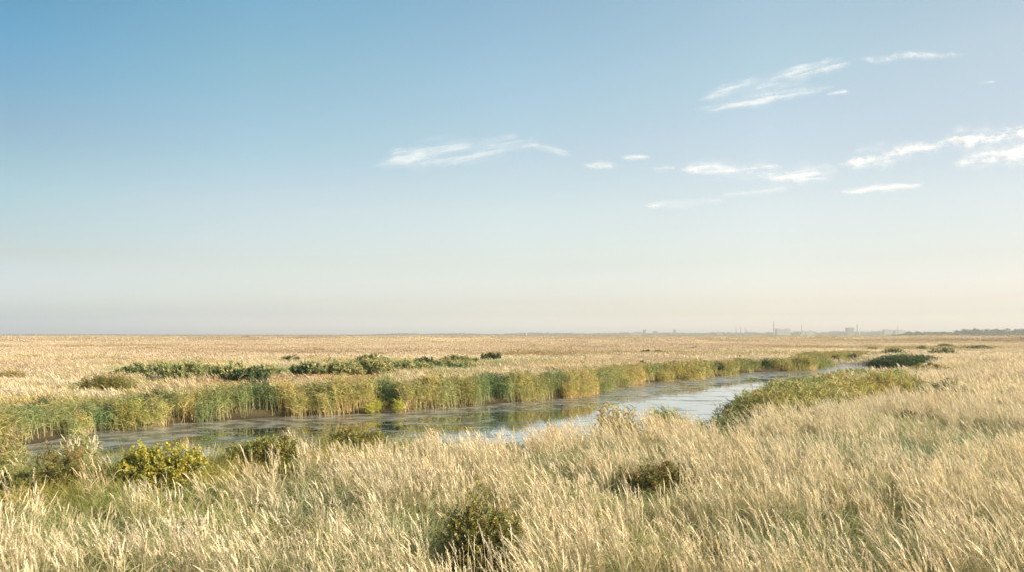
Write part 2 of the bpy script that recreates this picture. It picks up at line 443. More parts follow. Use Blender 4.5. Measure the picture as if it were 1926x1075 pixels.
def straw_patch(r, n, h=(.7, 1.15), lean=(-.15, .03), spik=12, nleaf=2, wm=1.0, headcol=(PALE, STRAW, PALE, STRAW, PALE, PINK), clus=.05):
    """tall dry grass: stems, blades and feathery seed heads leaning with the wind"""
    g = Geo()
    # stems gather in small tufts
    nt = max(3, n // 9)
    ta = rng.uniform(0, 2 * np.pi, nt); tr_ = r * np.sqrt(rng.random(nt))
    tc = np.stack([np.cos(ta) * tr_, np.sin(ta) * tr_], 1)
    b = tc[rng.integers(0, nt, n)] + rng.normal(0, clus * max(1, r), (n, 2))
    base = np.concatenate([b, np.full((n, 1), -.03)], 1)
    L = rng.uniform(h[0], h[1], n) * (1 + rng.normal(0, .08, n))
    d0 = norm(np.stack([lean[0] * .5 + rng.normal(0, .13, n), lean[1] + rng.normal(0, .13, n), np.ones(n)], 1))
    d1 = norm(np.stack([lean[0] * 1.9 + rng.normal(0, .22, n), lean[1] + rng.normal(0, .22, n), np.ones(n)], 1))
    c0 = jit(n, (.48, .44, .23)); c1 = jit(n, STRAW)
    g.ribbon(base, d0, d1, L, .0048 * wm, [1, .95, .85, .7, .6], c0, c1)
    # seed heads
    top = base + L[:, None] * (.86 * d0 + .86 ** 2 / 2 * (d1 - d0)); dt = norm(d0 + .9 * (d1 - d0))
    hc = np.array(headcol)[rng.integers(0, len(headcol), n)] * (1 + rng.normal(0, .1, (n, 1)))
    HL = rng.uniform(.13, .24, n) * (L / np.mean(L))
    de = norm(dt + np.stack([np.full(n, -.35), rng.normal(0, .2, n), np.full(n, -.15)], 1))
    has = rng.random(n) < .8
    if spik:
        k = spik
        tt = np.tile(np.linspace(0, .95, k), n); idx = np.repeat(np.arange(n), k)
        ok = has[idx]; tt = tt[ok]; idx = idx[ok]
        p = top[idx] + HL[idx, None] * (tt[:, None] * dt[idx] + (tt ** 2 / 2)[:, None] * (de - dt)[idx])
        sd_ = norm(dt[idx] * 1.5 + rng.normal(0, .55, (len(idx), 3)))
        g.leaves(p, sd_, rng.uniform(.022, .05, len(idx)) * (1.15 - .6 * tt), .0085 * wm, np.clip(hc[idx] * (1 + rng.normal(0, .12, (len(idx), 1))), 0, .95))
    g.ribbon(top[has], dt[has], de[has], HL[has], .014 * wm, [.3, 1, .9, .1], np.clip(hc[has], 0, .95), np.clip(hc[has] * 1.05, 0, .95))
    # blades
    m = n * nleaf
    if m:
        i = rng.integers(0, n, m); s0 = rng.uniform(0, .55, m)
        p = base[i] + L[i, None] * (s0[:, None] * d0[i] + (s0 ** 2 / 2)[:, None] * (d1 - d0)[i])
        a = rng.uniform(0, 2 * np.pi, m)
        out = np.stack([np.cos(a) + lean[0], np.sin(a), np.zeros(m)], 1)
        l0 = norm(out * .45 + [0, 0, 1]); l1 = norm(out * 1.3 + np.stack([np.zeros(m), np.zeros(m), rng.uniform(-1.0, .8, m)], 1))
        mixc = (rng.random((m, 1)) < .68) * 1.0
        cc = jit(m, STRAW_D) * mixc + jit(m, GREYG) * (1 - mixc)
        g.ribbon(p, l0, l1, rng.uniform(.2, .5, m), .0105 * wm, [.8, 1, .7, .05], cc, cc * 1.15)
    return g

def green_patch(r, n, h=(.3, .65), wm=1.0, cols=(GREYG, GREYG, GREEN)):
    g = Geo()
    nt = max(2, n // 16)
    ta = rng.uniform(0, 2 * np.pi, nt); tr_ = r * np.sqrt(rng.random(nt))
    tc = np.stack([np.cos(ta) * tr_, np.sin(ta) * tr_], 1)
    b = tc[rng.integers(0, nt, n)] + rng.normal(0, .06 * max(1, r), (n, 2))
    base = np.concatenate([b, np.full((n, 1), -.03)], 1)
    a = rng.uniform(0, 2 * np.pi, n); out = np.stack([np.cos(a) - .25, np.sin(a), np.zeros(n)], 1)
    d0 = norm(out * rng.uniform(.05, .4, (n, 1)) + [0, 0, 1]); d1 = norm(out * rng.uniform(.4, 1.4, (n, 1)) + np.stack([np.zeros(n), np.zeros(n), rng.uniform(-.6, 1, n)], 1))
    c = np.array(cols)[rng.integers(0, len(cols), n)] * (1 + rng.normal(0, .15, (n, 1)))
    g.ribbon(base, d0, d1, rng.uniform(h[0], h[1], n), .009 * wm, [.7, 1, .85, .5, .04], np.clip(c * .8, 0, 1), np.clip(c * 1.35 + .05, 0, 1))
    return g

def reed_patch(r, n, h=(1.2, 1.8), wm=1.0, leafn=9, stem=(.60, .48, .27), leaf=((.32, .33, .11), (.42, .39, .15), (.25, .29, .12)), plume=.6, plumec=(.30, .21, .13)):
    """common reed: bare pale stems below, ribbon leaves above, nodding brown plumes"""
    g = Geo()
    a = rng.uniform(0, 2 * np.pi, n); rr = r * np.sqrt(rng.random(n))
    base = np.stack([np.cos(a) * rr, np.sin(a) * rr, np.full(n, -.25)], 1)
    L = rng.uniform(h[0], h[1], n) + .25
    d0 = norm(np.stack([rng.normal(-.03, .07, n), rng.normal(0, .07, n), np.ones(n)], 1))
    d1 = norm(np.stack([rng.normal(-.16, .12, n), rng.normal(0, .12, n), np.ones(n)], 1))
    sc = jit(n, stem, .15)
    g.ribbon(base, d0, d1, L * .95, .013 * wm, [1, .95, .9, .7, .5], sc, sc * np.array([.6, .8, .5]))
    m = n * leafn
    i = np.repeat(np.arange(n), leafn); s0 = np.clip(np.tile(np.linspace(.46, .95, leafn), n) + rng.normal(0, .04, m), .25, .95)
    p = base[i] + L[i, None] * (s0[:, None] * d0[i] + (s0 ** 2 / 2)[:, None] * (d1 - d0)[i])
    a = rng.uniform(0, 2 * np.pi, m); out = np.stack([np.cos(a) - .35, np.sin(a), np.zeros(m)], 1)
    l0 = norm(out * .5 + [0, 0, 1]); l1 = norm(out * 1.1 + np.stack([np.zeros(m), np.zeros(m), rng.uniform(-.7, .5, m)], 1))
    lc = np.array(leaf)[rng.integers(0, len(leaf), m)] * (1 + rng.normal(0, .15, (m, 1)))
    dry = (s0 < .5)[:, None]
    lc = np.where(dry, lc * .4 + np.array(stem) * .6, lc)
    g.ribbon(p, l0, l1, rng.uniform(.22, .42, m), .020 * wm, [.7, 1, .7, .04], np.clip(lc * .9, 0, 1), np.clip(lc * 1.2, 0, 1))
    has = np.where(rng.random(n) < plume)[0]
    if len(has):
        k = 8
        i = np.repeat(has, k); tt = np.tile(np.linspace(.88, .99, k), len(has))
        p = base[i] + L[i, None] * (tt[:, None] * d0[i] + (tt ** 2 / 2)[:, None] * (d1 - d0)[i])
        e = norm(np.stack([rng.normal(-.5, .3, len(i)), rng.normal(0, .35, len(i)), rng.uniform(.2, 1, len(i))], 1))
        g.leaves(p, e, rng.uniform(.07, .16, len(i)), .022 * wm, jit(len(i), plumec, .18))
    return g

def bush_geo(rx, ry, h, leafcol, nstem=26, ntwig=9, nleaf=10, leaf=.05, lw=.45, stemcol=(.13, .09, .05), up=.55, thick=.012):
    """branching shrub. returns (stems, foliage)"""
    st = Geo(); fo = Geo()
    a = rng.uniform(0, 2 * np.pi, nstem); rad = np.sqrt(rng.random(nstem))
    base = np.stack([np.cos(a) * rad * rx * .55, np.sin(a) * rad * ry * .55, np.full(nstem, -.05)], 1)
    tip = np.stack([np.cos(a) * rad * rx * 1.0, np.sin(a) * rad * ry * 1.0, h * (1 - .45 * rad ** 2) * rng.uniform(.65, 1.08, nstem)], 1)
    ch = tip - base; L = np.linalg.norm(ch, axis=1)
    d0 = norm(np.array([0, 0, up]) + norm(ch) * .6); d1 = 2 * ch / L[:, None] - d0
    st.ribbon(base, d0, d1, L, thick, [1, .8, .55, .3], stemcol, stemcol)
    i = np.repeat(np.arange(nstem), ntwig); s0 = rng.uniform(.2, 1, len(i))
    p = base[i] + L[i, None] * (s0[:, None] * d0[i] + (s0 ** 2 / 2)[:, None] * (d1 - d0)[i])
    td = norm(norm(ch)[i] * .5 + norm(rng.normal(size=(len(i), 3))) * .9 + [0, 0, .35]); tl = rng.uniform(.12, .32, len(i)) * (h * .8 + .25)
    te = norm(td + [0, 0, .4])
    st.ribbon(p, td, te, tl, thick * .45, [1, .6, .3], stemcol, stemcol)
    j = np.repeat(np.arange(len(i)), nleaf); u = rng.uniform(.1, 1, len(j))
    q = p[j] + tl[j, None] * (u[:, None] * td[j] + (u ** 2 / 2)[:, None] * (te - td)[j])
    q[:, 2] = np.maximum(q[:, 2], .02)
    ld = norm(norm(rng.normal(size=(len(j), 3))) + td[j] * .5 + [0, 0, .2])
    cols = np.array(leafcol)[rng.integers(0, len(leafcol), len(i))]
    cj = cols[j] * (1 + rng.normal(0, .18, (len(j), 1)))
    fo.leaves(q, ld, leaf * rng.uniform(.6, 1.3, len(j)), leaf * lw, np.clip(cj, .01, .9))
    return st, fo

# ------------------------------------------------------------------ scattering with geometry nodes (uncountable growth only)
def scatter(name, protos, P, rot, scl, tint, lab, zoff=0.0):
    """protos: list of Geo; P: (n,2) points; one 'stuff' object holding all the growth"""
    col = bpy.data.collections.new(name + '_kinds')
    for i, g_ in enumerate(protos):
        o = bpy.data.objects.new('%s_tuft_%02d' % (name, i), g_.mesh(name + '_tuft', M_inst))
        col.objects.link(o)
    n = len(P)
    z = height(P) + zoff
    me = bpy.data.meshes.new(name)
    me.vertices.add(n)
    me.vertices.foreach_set('co', np.concatenate([P, z[:, None]], 1).astype(np.float32).ravel())
    def attr(nm, ty, data, key):
        a_ = me.attributes.new(nm, ty, 'POINT'); a_.data.foreach_set(key, data.ravel())
    attr('kind', 'INT', rng.integers(0, len(protos), n).astype(np.int32), 'value')
    attr('rot', 'FLOAT_VECTOR', rot.astype(np.float32), 'vector')
    attr('scl', 'FLOAT_VECTOR', scl.astype(np.float32), 'vector')
    attr('tint', 'FLOAT_VECTOR', tint.astype(np.float32), 'vector')
    o = bpy.data.objects.new(name, me); C.objects.link(o)
    ng = bpy.data.node_groups.new(name + '_scatter', 'GeometryNodeTree')
    ng.interface.new_socket('Geometry', in_out='INPUT', socket_type='NodeSocketGeometry')
    ng.interface.new_socket('Geometry', in_out='OUTPUT', socket_type='NodeSocketGeometry')
    N = ng.nodes; L = ng.links
    gi = N.new('NodeGroupInput'); go = N.new('NodeGroupOutput')
    ci = N.new('GeometryNodeCollectionInfo'); ci.inputs['Collection'].default_value = col
    ci.inputs['Separate Children'].default_value = True; ci.inputs['Reset Children'].default_value = True
    ip = N.new('GeometryNodeInstanceOnPoints'); ip.inputs['Pick Instance'].default_value = True
    def na(nm, ty):
        x = N.new('GeometryNodeInputNamedAttribute'); x.data_type = ty; x.inputs['Name'].default_value = nm
        return x.outputs['Attribute']
    L.new(gi.outputs[0], ip.inputs['Points']); L.new(ci.outputs[0], ip.inputs['Instance'])
    L.new(na('kind', 'INT'), ip.inputs['Instance Index'])
    L.new(na('rot', 'FLOAT_VECTOR'), ip.inputs['Rotation']); L.new(na('scl', 'FLOAT_VECTOR'), ip.inputs['Scale'])
    L.new(ip.outputs[0], go.inputs[0])
    md = o.modifiers.new('scatter', 'NODES'); md.node_group = ng
    prop(o, lab[0], lab[1], kind='stuff')
    return o

def field(y0, y1, dens, slope=.78, x_extra=3.0):
    """random points in a wedge of land between two distances"""
    area = slope * (y1 ** 2 - y0 ** 2) + 2 * x_extra * (y1 - y0)
    n = int(area * dens)
    y = np.sqrt(rng.uniform(y0 ** 2, y1 ** 2, n)); x = rng.uniform(-1, 1, n) * (slope * y + x_extra)
    return np.stack([x, y], 1)

def blob(P, items, z=.35):
    """soft patches laid on the ground: (px, py, half width m, half depth m)"""
    r = np.zeros(len(P))
    for px, py, a, b in items:
        c = G(px, py, z)
        d = ((P[:, 0] - c[0]) / a) ** 2 + ((P[:, 1] - c[1]) / b) ** 2
        d = d * (1 + (fbm(P[:, 0] / a * 2 + px, P[:, 1] / b * 2, 2) - .5) * 1.0)
        r = np.maximum(r, np.clip(1.4 - d, 0, 1))
    return np.clip(r, 0, 1)

def rs(n, s0, s1, tilt=.06, spin=.5, zs=(.85, 1.15)):
    rot = np.stack([rng.normal(0, tilt, n), rng.normal(0, tilt, n), rng.uniform(-spin, spin, n)], 1)
    s_ = rng.uniform(s0, s1, n)
    return rot, np.stack([s_, s_, s_ * rng.uniform(zs[0], zs[1], n)], 1)

# places (in the photograph) where green shows through the straw, and where straw is short
GREEN_SPOTS = [(x_, y_, a_ * 1.15, b_ * 1.15) for x_, y_, a_, b_ in [(180, 1030, .9, .8), (300, 960, 1.2, .8), (470, 1060, .9, .8), (720, 1020, .7, .5), (1010, 900, .8, 1.2), (1090, 925, .8, .9),
               (1220, 955, 1.4, .7), (1560, 990, .7, .5), (1460, 1050, .6, .4), (1640, 870, 2.5, 1.2), (1560, 860, 2.2, 1.2), (1800, 1060, 1.2, .3),
               (1180, 885, 1.2, 1.0), (1850, 850, 2.0, 1.0), (860, 1060, .6, .5), (560, 985, .7, .6), (1330, 1070, .8, .35), (1270, 905, 1.1, .8), (380, 1010, .7, .6), (60, 985, .7, .6), (1740, 930, 1.0, .5)]]
OLIVE_FAR = [(60, 775, 4, 3), (200, 780, 3, 2), (110, 745, 3, 2), (280, 750, 3, 2), (20, 722, 3, 2), (650, 685, 9, 6), (800, 690, 9, 5), (350, 690, 9, 6),
             (950, 690, 6, 5), (1080, 690, 8, 5), (1240, 668, 20, 8), (1000, 672, 18, 8), (1450, 672, 16, 8), (1700, 658, 28, 20), (1850, 656, 30, 12),
             (1780, 705, 5, 4), (1850, 640, 60, 30), (120, 680, 14, 5), (30, 662, 30, 6), (1060, 655, 25, 8), (150, 655, 25, 8)]
RUST_FAR = [(330, 735, 4, 2), (420, 728, 5, 2.4), (540, 722, 5, 2.4), (640, 716, 4, 2), (30, 705, 2.4, 2.5), (230, 748, 3, 2), (750, 712, 3, 2)]

STRAW_EDGE = np.array([G(x, y, 1.22) for x, y in [(-400, 915), (0, 905), (60, 900), (215, 900), (400, 893), (440, 876), (600, 840), (740, 820)]] + [G(x, y, 1.15) for x, y in [(850, 811), (960, 804)]])
def beyond_straw(P):
    e = np.interp(P[:, 0] / P[:, 1], STRAW_EDGE[:, 0] / STRAW_EDGE[:, 1], STRAW_EDGE[:, 1], left=STRAW_EDGE[0, 1], right=1e3)
    return P[:, 1] > e + (fbm(P[:, 0] * 1.5, P[:, 1], 2) - .5) * 1.5
# ---- near meadow: tall straw
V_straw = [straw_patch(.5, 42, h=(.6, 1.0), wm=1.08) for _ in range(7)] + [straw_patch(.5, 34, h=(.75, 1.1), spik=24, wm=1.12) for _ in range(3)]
CLEAR = [(905, 1118, .66, 1.15), (1235, 972, .95, 1.1), (1722, 812, 1.0, 1.8), (135, 930, 1.0, .9), (25, 935, 1.0, .9)]
P = field(2.5, 33, 3.6, x_extra=5.5)
sdv = river_sd(P); gs = blob(P, GREEN_SPOTS)
nearside = (P[:, 1] < 26) | (P[:, 0] > 4)
by = beyond_straw(P)
cl = blob(P, CLEAR)
keep = (sdv > .45) & nearside & (rng.random(len(P)) > np.minimum(cl * 1.6, .96)) & ~(by & (rng.random(len(P)) > .05)) & (rng.random(len(P)) > gs * .9) & (rng.random(len(P)) > .24 * sstep(18, 7, P[:, 1])) & (rng.random(len(P)) > .35 * (fbm(P[:, 0] * .6, P[:, 1] * .6, 2) > .62))
P = P[keep]; gs = gs[keep]; n = len(P)
rot, scl = rs(n, .85, 1.05, spin=1.1, tilt=.12, zs=(.85, 1.12))
rot[:, 1] -= .08 * sstep(-2, 9, P[:, 0]) + .10 * (fbm(P[:, 0] * .4 + 50, P[:, 1] * .4, 2) - .4)
scl[:, 2] *= (.88 + .3 * fbm(P[:, 0] * .35, P[:, 1] * .35, 2)) * (1 - .25 * gs)
t1 = fbm(P[:, 0] * .25 + 9, P[:, 1] * .25, 3)[:, None]; t2 = fbm(P[:, 0] * .5, P[:, 1] * .5 + 30, 2)[:, None]
tint = np.array([1, 1, 1]) * (1 - t2 * .0) + (t1 - .5) * np.array([.16, .12, .02]) + rng.normal(0, .05, (n, 1))
tint = np.where(t2 > .62, tint * np.array([1.0, .97, .94]), tint)
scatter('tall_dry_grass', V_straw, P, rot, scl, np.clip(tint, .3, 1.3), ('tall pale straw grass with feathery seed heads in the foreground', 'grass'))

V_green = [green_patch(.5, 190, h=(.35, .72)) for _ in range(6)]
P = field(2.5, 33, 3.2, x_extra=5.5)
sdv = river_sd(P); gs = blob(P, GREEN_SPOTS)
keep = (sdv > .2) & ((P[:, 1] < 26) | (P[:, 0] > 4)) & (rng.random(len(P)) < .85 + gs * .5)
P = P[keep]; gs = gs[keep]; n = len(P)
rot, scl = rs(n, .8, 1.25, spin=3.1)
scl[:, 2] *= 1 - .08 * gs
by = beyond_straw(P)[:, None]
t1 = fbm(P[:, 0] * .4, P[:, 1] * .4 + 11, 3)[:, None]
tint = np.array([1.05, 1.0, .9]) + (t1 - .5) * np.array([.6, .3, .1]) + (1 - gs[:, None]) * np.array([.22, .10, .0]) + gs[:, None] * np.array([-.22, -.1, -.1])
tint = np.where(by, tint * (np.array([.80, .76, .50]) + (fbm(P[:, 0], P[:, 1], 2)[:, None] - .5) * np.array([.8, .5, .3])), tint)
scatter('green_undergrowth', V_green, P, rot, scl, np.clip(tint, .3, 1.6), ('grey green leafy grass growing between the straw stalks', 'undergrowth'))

def fdist_sign(P):
    """True beyond the far bank"""
    return P[:, 1] > np.interp(P[:, 0] / P[:, 1], far[:, 0] / far[:, 1], far[:, 1])
BAND = [(270, 697, 4, 3), (350, 700, 6, 4), (440, 700, 5, 3.5), (600, 698, 5, 4), (680, 695, 7, 5), (760, 690, 6, 5), (860, 682, 9, 6), (930, 680, 8, 5), (820, 698, 5, 3)]
# ---- middle meadow (both sides)
V_mid = [straw_patch(1.0, 150, h=(.42, .82), spik=4, nleaf=2, wm=2.0) for _ in range(6)]
P = field(30, 100, 1.15)
sdv = river_sd(P); ol = blob(P, OLIVE_FAR); ru = blob(P, RUST_FAR)
keep = (sdv > np.where(fdist_sign(P), 2.0, .6)) & (rng.random(len(P)) > ol * .45) & (rng.random(len(P)) > blob(P, BAND, .6) * .85)
P = P[keep]; ol = ol[keep, None]; ru = ru[keep, None]; n = len(P)
rot, scl = rs(n, .85, 1.25)
rot[:, 1] -= .13 * sstep(4, 14, P[:, 0])
fb = fdist_sign(P)
scl[:, 2] *= (.55 + .8 * fbm(P[:, 0] * .45, P[:, 1] * .3, 3)) * (1 - .45 * ru[:, 0]) * np.where(fb, .78, 1)
t1 = fbm(P[:, 0] * .12, P[:, 1] * .12, 3)[:, None]
tint = np.where(fdist_sign(P)[:, None], np.array([.85, .81, .77]), np.array([.95, .93, .90])) + (t1 - .5) * np.array([.3, .35, .3]) + rng.normal(0, .05, (n, 1))
tint = tint * (1 - ol * np.array([.16, .16, .40])) * (1 + (fbm(P[:, 0] * .5, P[:, 1] * .35, 2)[:, None] - .5) * np.array([.15, .3, .6]) * fb[:, None]) * (1 - ru * np.array([.06, .24, .44]))
vv = sstep(.50, .62, fbm(P[:, 0] * .22 + 13, P[:, 1] * .22, 3))[:, None] * (fdist_sign(P) & (P[:, 1] < 66))[:, None]
tint = tint * (1 - vv * np.array([.28, .16, .42]))
scl[:, 2] *= 1 - .3 * vv[:, 0]
scatter('mid_meadow_grass', V_mid, P, rot, scl, np.clip(tint, .2, 1.3), ('dry golden meadow grass on both sides of the channel', 'grass'))

V_midg = [green_patch(1.0, 170, h=(.3, .7), wm=2.6, cols=((.40, .36, .15), (.27, .27, .10), (.48, .40, .20))) for _ in range(5)]
P = field(30, 110, .5)
sdv = river_sd(P); ol = blob(P, OLIVE_FAR)
keep = (sdv > .5) & (rng.random(len(P)) < .22 + ol * .6)
P = P[keep]; ol = ol[keep, None]; n = len(P)
rot, scl = rs(n, .9, 1.4, spin=3.1)
scl[:, 2] *= np.where(fdist_sign(P), .75, 1)
tint = np.array([1.25, 1.1, 1.0]) - ol * np.array([.32, .30, .5]) + rng.normal(0, .1, (n, 1))
Q = field(52, 110, 1.6); Q = Q[(blob(Q, BAND, .6) > .25) & fdist_sign(Q)]; m = len(Q)
r2, s2 = rs(m, .8, 1.2, spin=3.1); s2[:, 2] *= 1.4
c2 = np.array([.66, .82, .74]) + (fbm(Q[:, 0] * .4, Q[:, 1] * .3, 2)[:, None] - .5) * np.array([.9, .6, .4])
P = np.concatenate([P, Q]); rot = np.concatenate([rot, r2]); scl = np.concatenate([scl, s2]); tint = np.concatenate([tint, c2])
scatter('olive_marsh_grass', V_midg, P, rot, scl, np.clip(tint, .2, 1.5), ('olive green marsh grass in the meadow behind the reeds', 'grass'))

# ---- far meadow
V_far = [straw_patch(2.6, 900, h=(.3, .55), spik=0, nleaf=1, wm=3.8, clus=.5) for _ in range(5)]
P = field(92, 330, .13)
sdv = river_sd(P); ol = blob(P, OLIVE_FAR)
keep = (sdv > 2.2) & (rng.random(len(P)) > ol * .4)
P = P[keep]; ol = ol[keep, None]; n = len(P)
rot, scl = rs(n, .9, 1.2)
scl[:, 2] *= .6 + .6 * fbm(P[:, 0] * .05, P[:, 1] * .05, 3)
t1 = fbm(P[:, 0] * .018, P[:, 1] * .03, 4)[:, None]
tint = np.array([.83, .77, .76]) + (t1 - .5) * np.array([.6, .7, .8]) + rng.normal(0, .02, (n, 1))
tint = tint * (1 - ol * np.array([.22, .20, .42]))
scatter('far_meadow_grass', V_far, P, rot, scl, np.clip(tint, .2, 1.3), ('flat expanse of dry tan grass stretching to the horizon', 'grass'))

V_vf = [straw_patch(9, 1700, h=(.3, .55), spik=0, nleaf=1, wm=13.0, clus=.5) for _ in range(4)]
P = field(310, 1900, .0042)
n = len(P)
rot, scl = rs(n, .9, 1.5)
scl[:, 2] *= .4 + .8 * fbm(P[:, 0] * .01, P[:, 1] * .012, 3)
t1 = fbm(P[:, 0] * .004, P[:, 1] * .006, 4)[:, None]
tint = np.array([.83, .76, .75]) + (t1 - .5) * np.array([.8, .8, .8]) + rng.normal(0, .02, (n, 1))
scatter('distant_meadow_grass', V_vf, P, rot, scl, np.clip(tint, .2, 1.3), ('faint tan grassland in the distance below the skyline', 'grass'))

V_tus = [green_patch(1.4, 260, h=(.4, .75), wm=6, cols=((.30, .26, .12), (.24, .24, .10), (.36, .28, .15))) for _ in range(4)]
P = field(80, 900, .012)
cl = fbm(P[:, 0] * .02 + 70, P[:, 1] * .012, 4)
P = P[(cl > .56) & (rng.random(len(P)) < .8)]
bx = rng.uniform(-800, 800, 900); bnd = np.stack([bx, 1080 + 25 * np.sin(bx / 190) + rng.normal(0, 12, 900)], 1)
P = np.concatenate([P, bnd[fbm(bx * .008, bx * 0, 3) > .42]]); n = len(P)
rot, scl = rs(n, .6, 1.3, spin=3.1, zs=(.8, 1.2)); k_ = np.clip(P[:, 1:2] / 260, 1, 4); scl[:, :2] *= k_
tint = np.ones((n, 3)) + rng.normal(0, .15, (n, 1)) + rng.normal(0, .06, (n, 3))
scatter('olive_tussocks', V_tus, P, rot, scl, np.clip(tint, .3, 1.5), ('scattered olive brown tussocks streaking the far tan plain', 'tussocks'))

# ------------------------------------------------------------------ reed beds
def along(A, dens, d0, d1, pxr=None):
    """points in a band beside a bank polyline (positive side = land on its left when walking the list)"""
    out = []
    for a, b in zip(A[:-1], A[1:]):
        ab = b - a; l = np.linalg.norm(ab); n = max(1, int(l * (d1 - d0) * dens))
        t = rng.random(n); o = rng.uniform(d0, d1, n)
        nrm = np.array([-ab[1], ab[0]]) / l
        out.append(a + t[:, None] * ab + nrm * o[:, None])
    return np.concatenate(out)
def pxof(P): return 963 + F * P[:, 0] / P[:, 1]

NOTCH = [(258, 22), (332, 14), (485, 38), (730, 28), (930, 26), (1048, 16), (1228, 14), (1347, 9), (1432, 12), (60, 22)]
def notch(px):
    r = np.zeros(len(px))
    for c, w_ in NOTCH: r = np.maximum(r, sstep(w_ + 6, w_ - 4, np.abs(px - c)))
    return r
V_reed = [reed_patch(.34, 13) for _ in range(10)]
P = along(far, 8.5, -.25, 3.2)
px = pxof(P); fdist = seg_dist(P, far, False); nt = notch(px)
sdv = river_sd(P)
front = (fbm(px * .02, px * 0, 2) - .5) * .6 + (fbm(px * .15, px * 0 + 9, 2) - .5) * .5 + nt * .55
keep = (fdist > front) & (sdv > -.5) & (P[:, 1] < 64)
P = P[keep]; px = px[keep]; nt = nt[keep, None]; fdist = fdist[keep]; n = len(P)
rot, scl = rs(n, .95, 1.05, spin=1.4, tilt=.09, zs=(.82, 1.08))
hh = np.interp(px, [0, 260, 350, 450, 600, 850, 1000, 1100, 1300], [.60, .62, .68, .80, .84, .84, .76, .66, .66])
hh *= .80 + .40 * fbm(px * .05, P[:, 1] * .7 + 3, 3)
hh *= np.where(rng.random(n) < .10, 1.18, 1)
scl[:, 2] *= hh * (1 - .5 * sstep(.6, 3.0, fdist))
t1 = fbm(px * .02 + 40, P[:, 1] * .1, 3)[:, None]
tint = np.array([1.10, 1.08, 1.0]) + (t1 - .5) * np.array([.9, .4, .3]) + (fbm(px * .08, P[:, 1], 2)[:, None] - .5) * np.array([.8, .3, .1]) + rng.normal(0, .06, (n, 1))
tint = tint * (1 - nt * np.array([.45, .28, .25]))  # recess shade multiplied into the reed tint
tint = tint * np.where((fdist[:, None] > 1.6) & (rng.random((n, 1)) < .6), np.array([1.25, 1.0, 1.1]), 1.0)
scatter('reed_bed', V_reed, P, rot, scl, np.clip(tint, .2, 1.6), ('green and golden reeds lining the far bank of the channel', 'reeds'))

farpoly = np.array([G(x, y, .8) for x, y in [(1555, 671), (1600, 660), (1690, 651.5), (1780, 648.5), (1870, 649), (1885, 655), (1800, 662), (1790, 672), (1700, 672), (1640, 669)]])
V_reedf = [reed_patch(.8, 34, wm=2.2, leafn=7) for _ in range(7)]
P = along(far, 2.6, -.3, 5)
lo, hi = farpoly.min(0), farpoly.max(0); Q = rng.uniform(lo, hi, (int(np.prod(hi - lo) * .45), 2)); Q = Q[inside(Q, farpoly)]
print('far reeds', len(Q)); isfar = np.concatenate([np.zeros(len(P), bool), np.ones(len(Q), bool)]); P = np.concatenate([P, Q])
px = pxof(P); fdist = seg_dist(P, far, False); nt = notch(px); sdv = river_sd(P)
keep = (P[:, 1] > 60) & (sdv > -.4) & (isfar | (fdist > nt * 2.2 + (fbm(px * .06, px * 0, 2) - .45) * 2))
P = P[keep]; px = px[keep]; nt = nt[keep, None]; n = len(P)
rot, scl = rs(n, .8, 1.15, spin=1.5)
scl[:, 2] *= (.38 + .20 * fbm(px * .05, px * 0, 2)) * (1 - .35 * sstep(1.5, 5, seg_dist(P, far, False)))
t1 = fbm(px * .05 + 7, P[:, 1] * .1, 3)[:, None]
tint = np.array([1.15, 1.10, .95]) + (t1 - .5) * np.array([1.0, .5, .3]); tint = tint * (1 - nt * np.array([.5, .35, .3]))  # tint also carries the painted shade of the bank recesses
scatter('distant_reed_bed', V_reedf, P, rot, scl, np.clip(tint, .2, 1.5), ('yellow green reeds along the far bend of the channel', 'reeds'))

# reeds and sedge on the near spit at the right
V_sp = [reed_patch(.6, 64, h=(.65, 1.2), wm=1.25, leafn=8, stem=(.45, .34, .12), leaf=((.36, .35, .11), (.42, .38, .13), (.28, .31, .10), (.34, .29, .12)), plume=.5, plumec=(.33, .22, .12)) for _ in range(6)]
spit = np.array([G(x, y, 1.15) for x, y in [(1390, 768), (1400, 757), (1450, 738), (1520, 717), (1545, 702), (1580, 697), (1700, 705)]] + [G(x, y, .8) for x, y in [(1712, 735), (1700, 745), (1640, 752), (1560, 764), (1480, 775), (1430, 786), (1390, 792)]])
lo, hi = spit.min(0), spit.max(0)
P = rng.uniform(lo, hi, (int(np.prod(hi - lo) * 3.4), 2)); P = P[inside(P, spit) & (river_sd(P) > .05)]
P2 = along(near[12:21][::-1].copy(), 3.0, -2.4, .1); P2 = P2[river_sd(P2) > -.2]
P3 = along(near[8:13][::-1].copy(), 1.1, -1.2, .1); P3 = P3[river_sd(P3) > -.2]
print('spit', len(P), len(P2), len(P3))
P4 = along(near[0:10][::-1].copy(), 1.5, -1.8, .1); P4 = P4[(river_sd(P4) > -.3) & (fbm(P4[:, 0] * .6, P4[:, 1] * .6, 2) > .42)]
P = np.concatenate([P, P2, P3, P4]); n = len(P); n4 = len(P4)
rot, scl = rs(n, .8, 1.15, spin=1.2); scl[:, 2] *= .75 + .5 * fbm(P[:, 0] * .4, P[:, 1] * .4, 2); scl[n - n4:, 2] *= .52; scl[n - n4 - len(P3):n - n4, 2] *= .75; scl[:, 2] *= np.where(P[:, 1] > 38, .8, 1)
t1 = fbm(P[:, 0] * .3, P[:, 1] * .3 + 8, 3)[:, None]
tint = np.array([1.08, 1.14, 1.08]) + (t1 - .5) * np.array([.9, .3, .1]) + rng.normal(0, .07, (n, 1))
scatter('waterside_sedge', V_sp, P, rot, scl, np.clip(tint, .3, 1.5), ('olive and brown sedge on the near spit beside the water', 'sedge'))
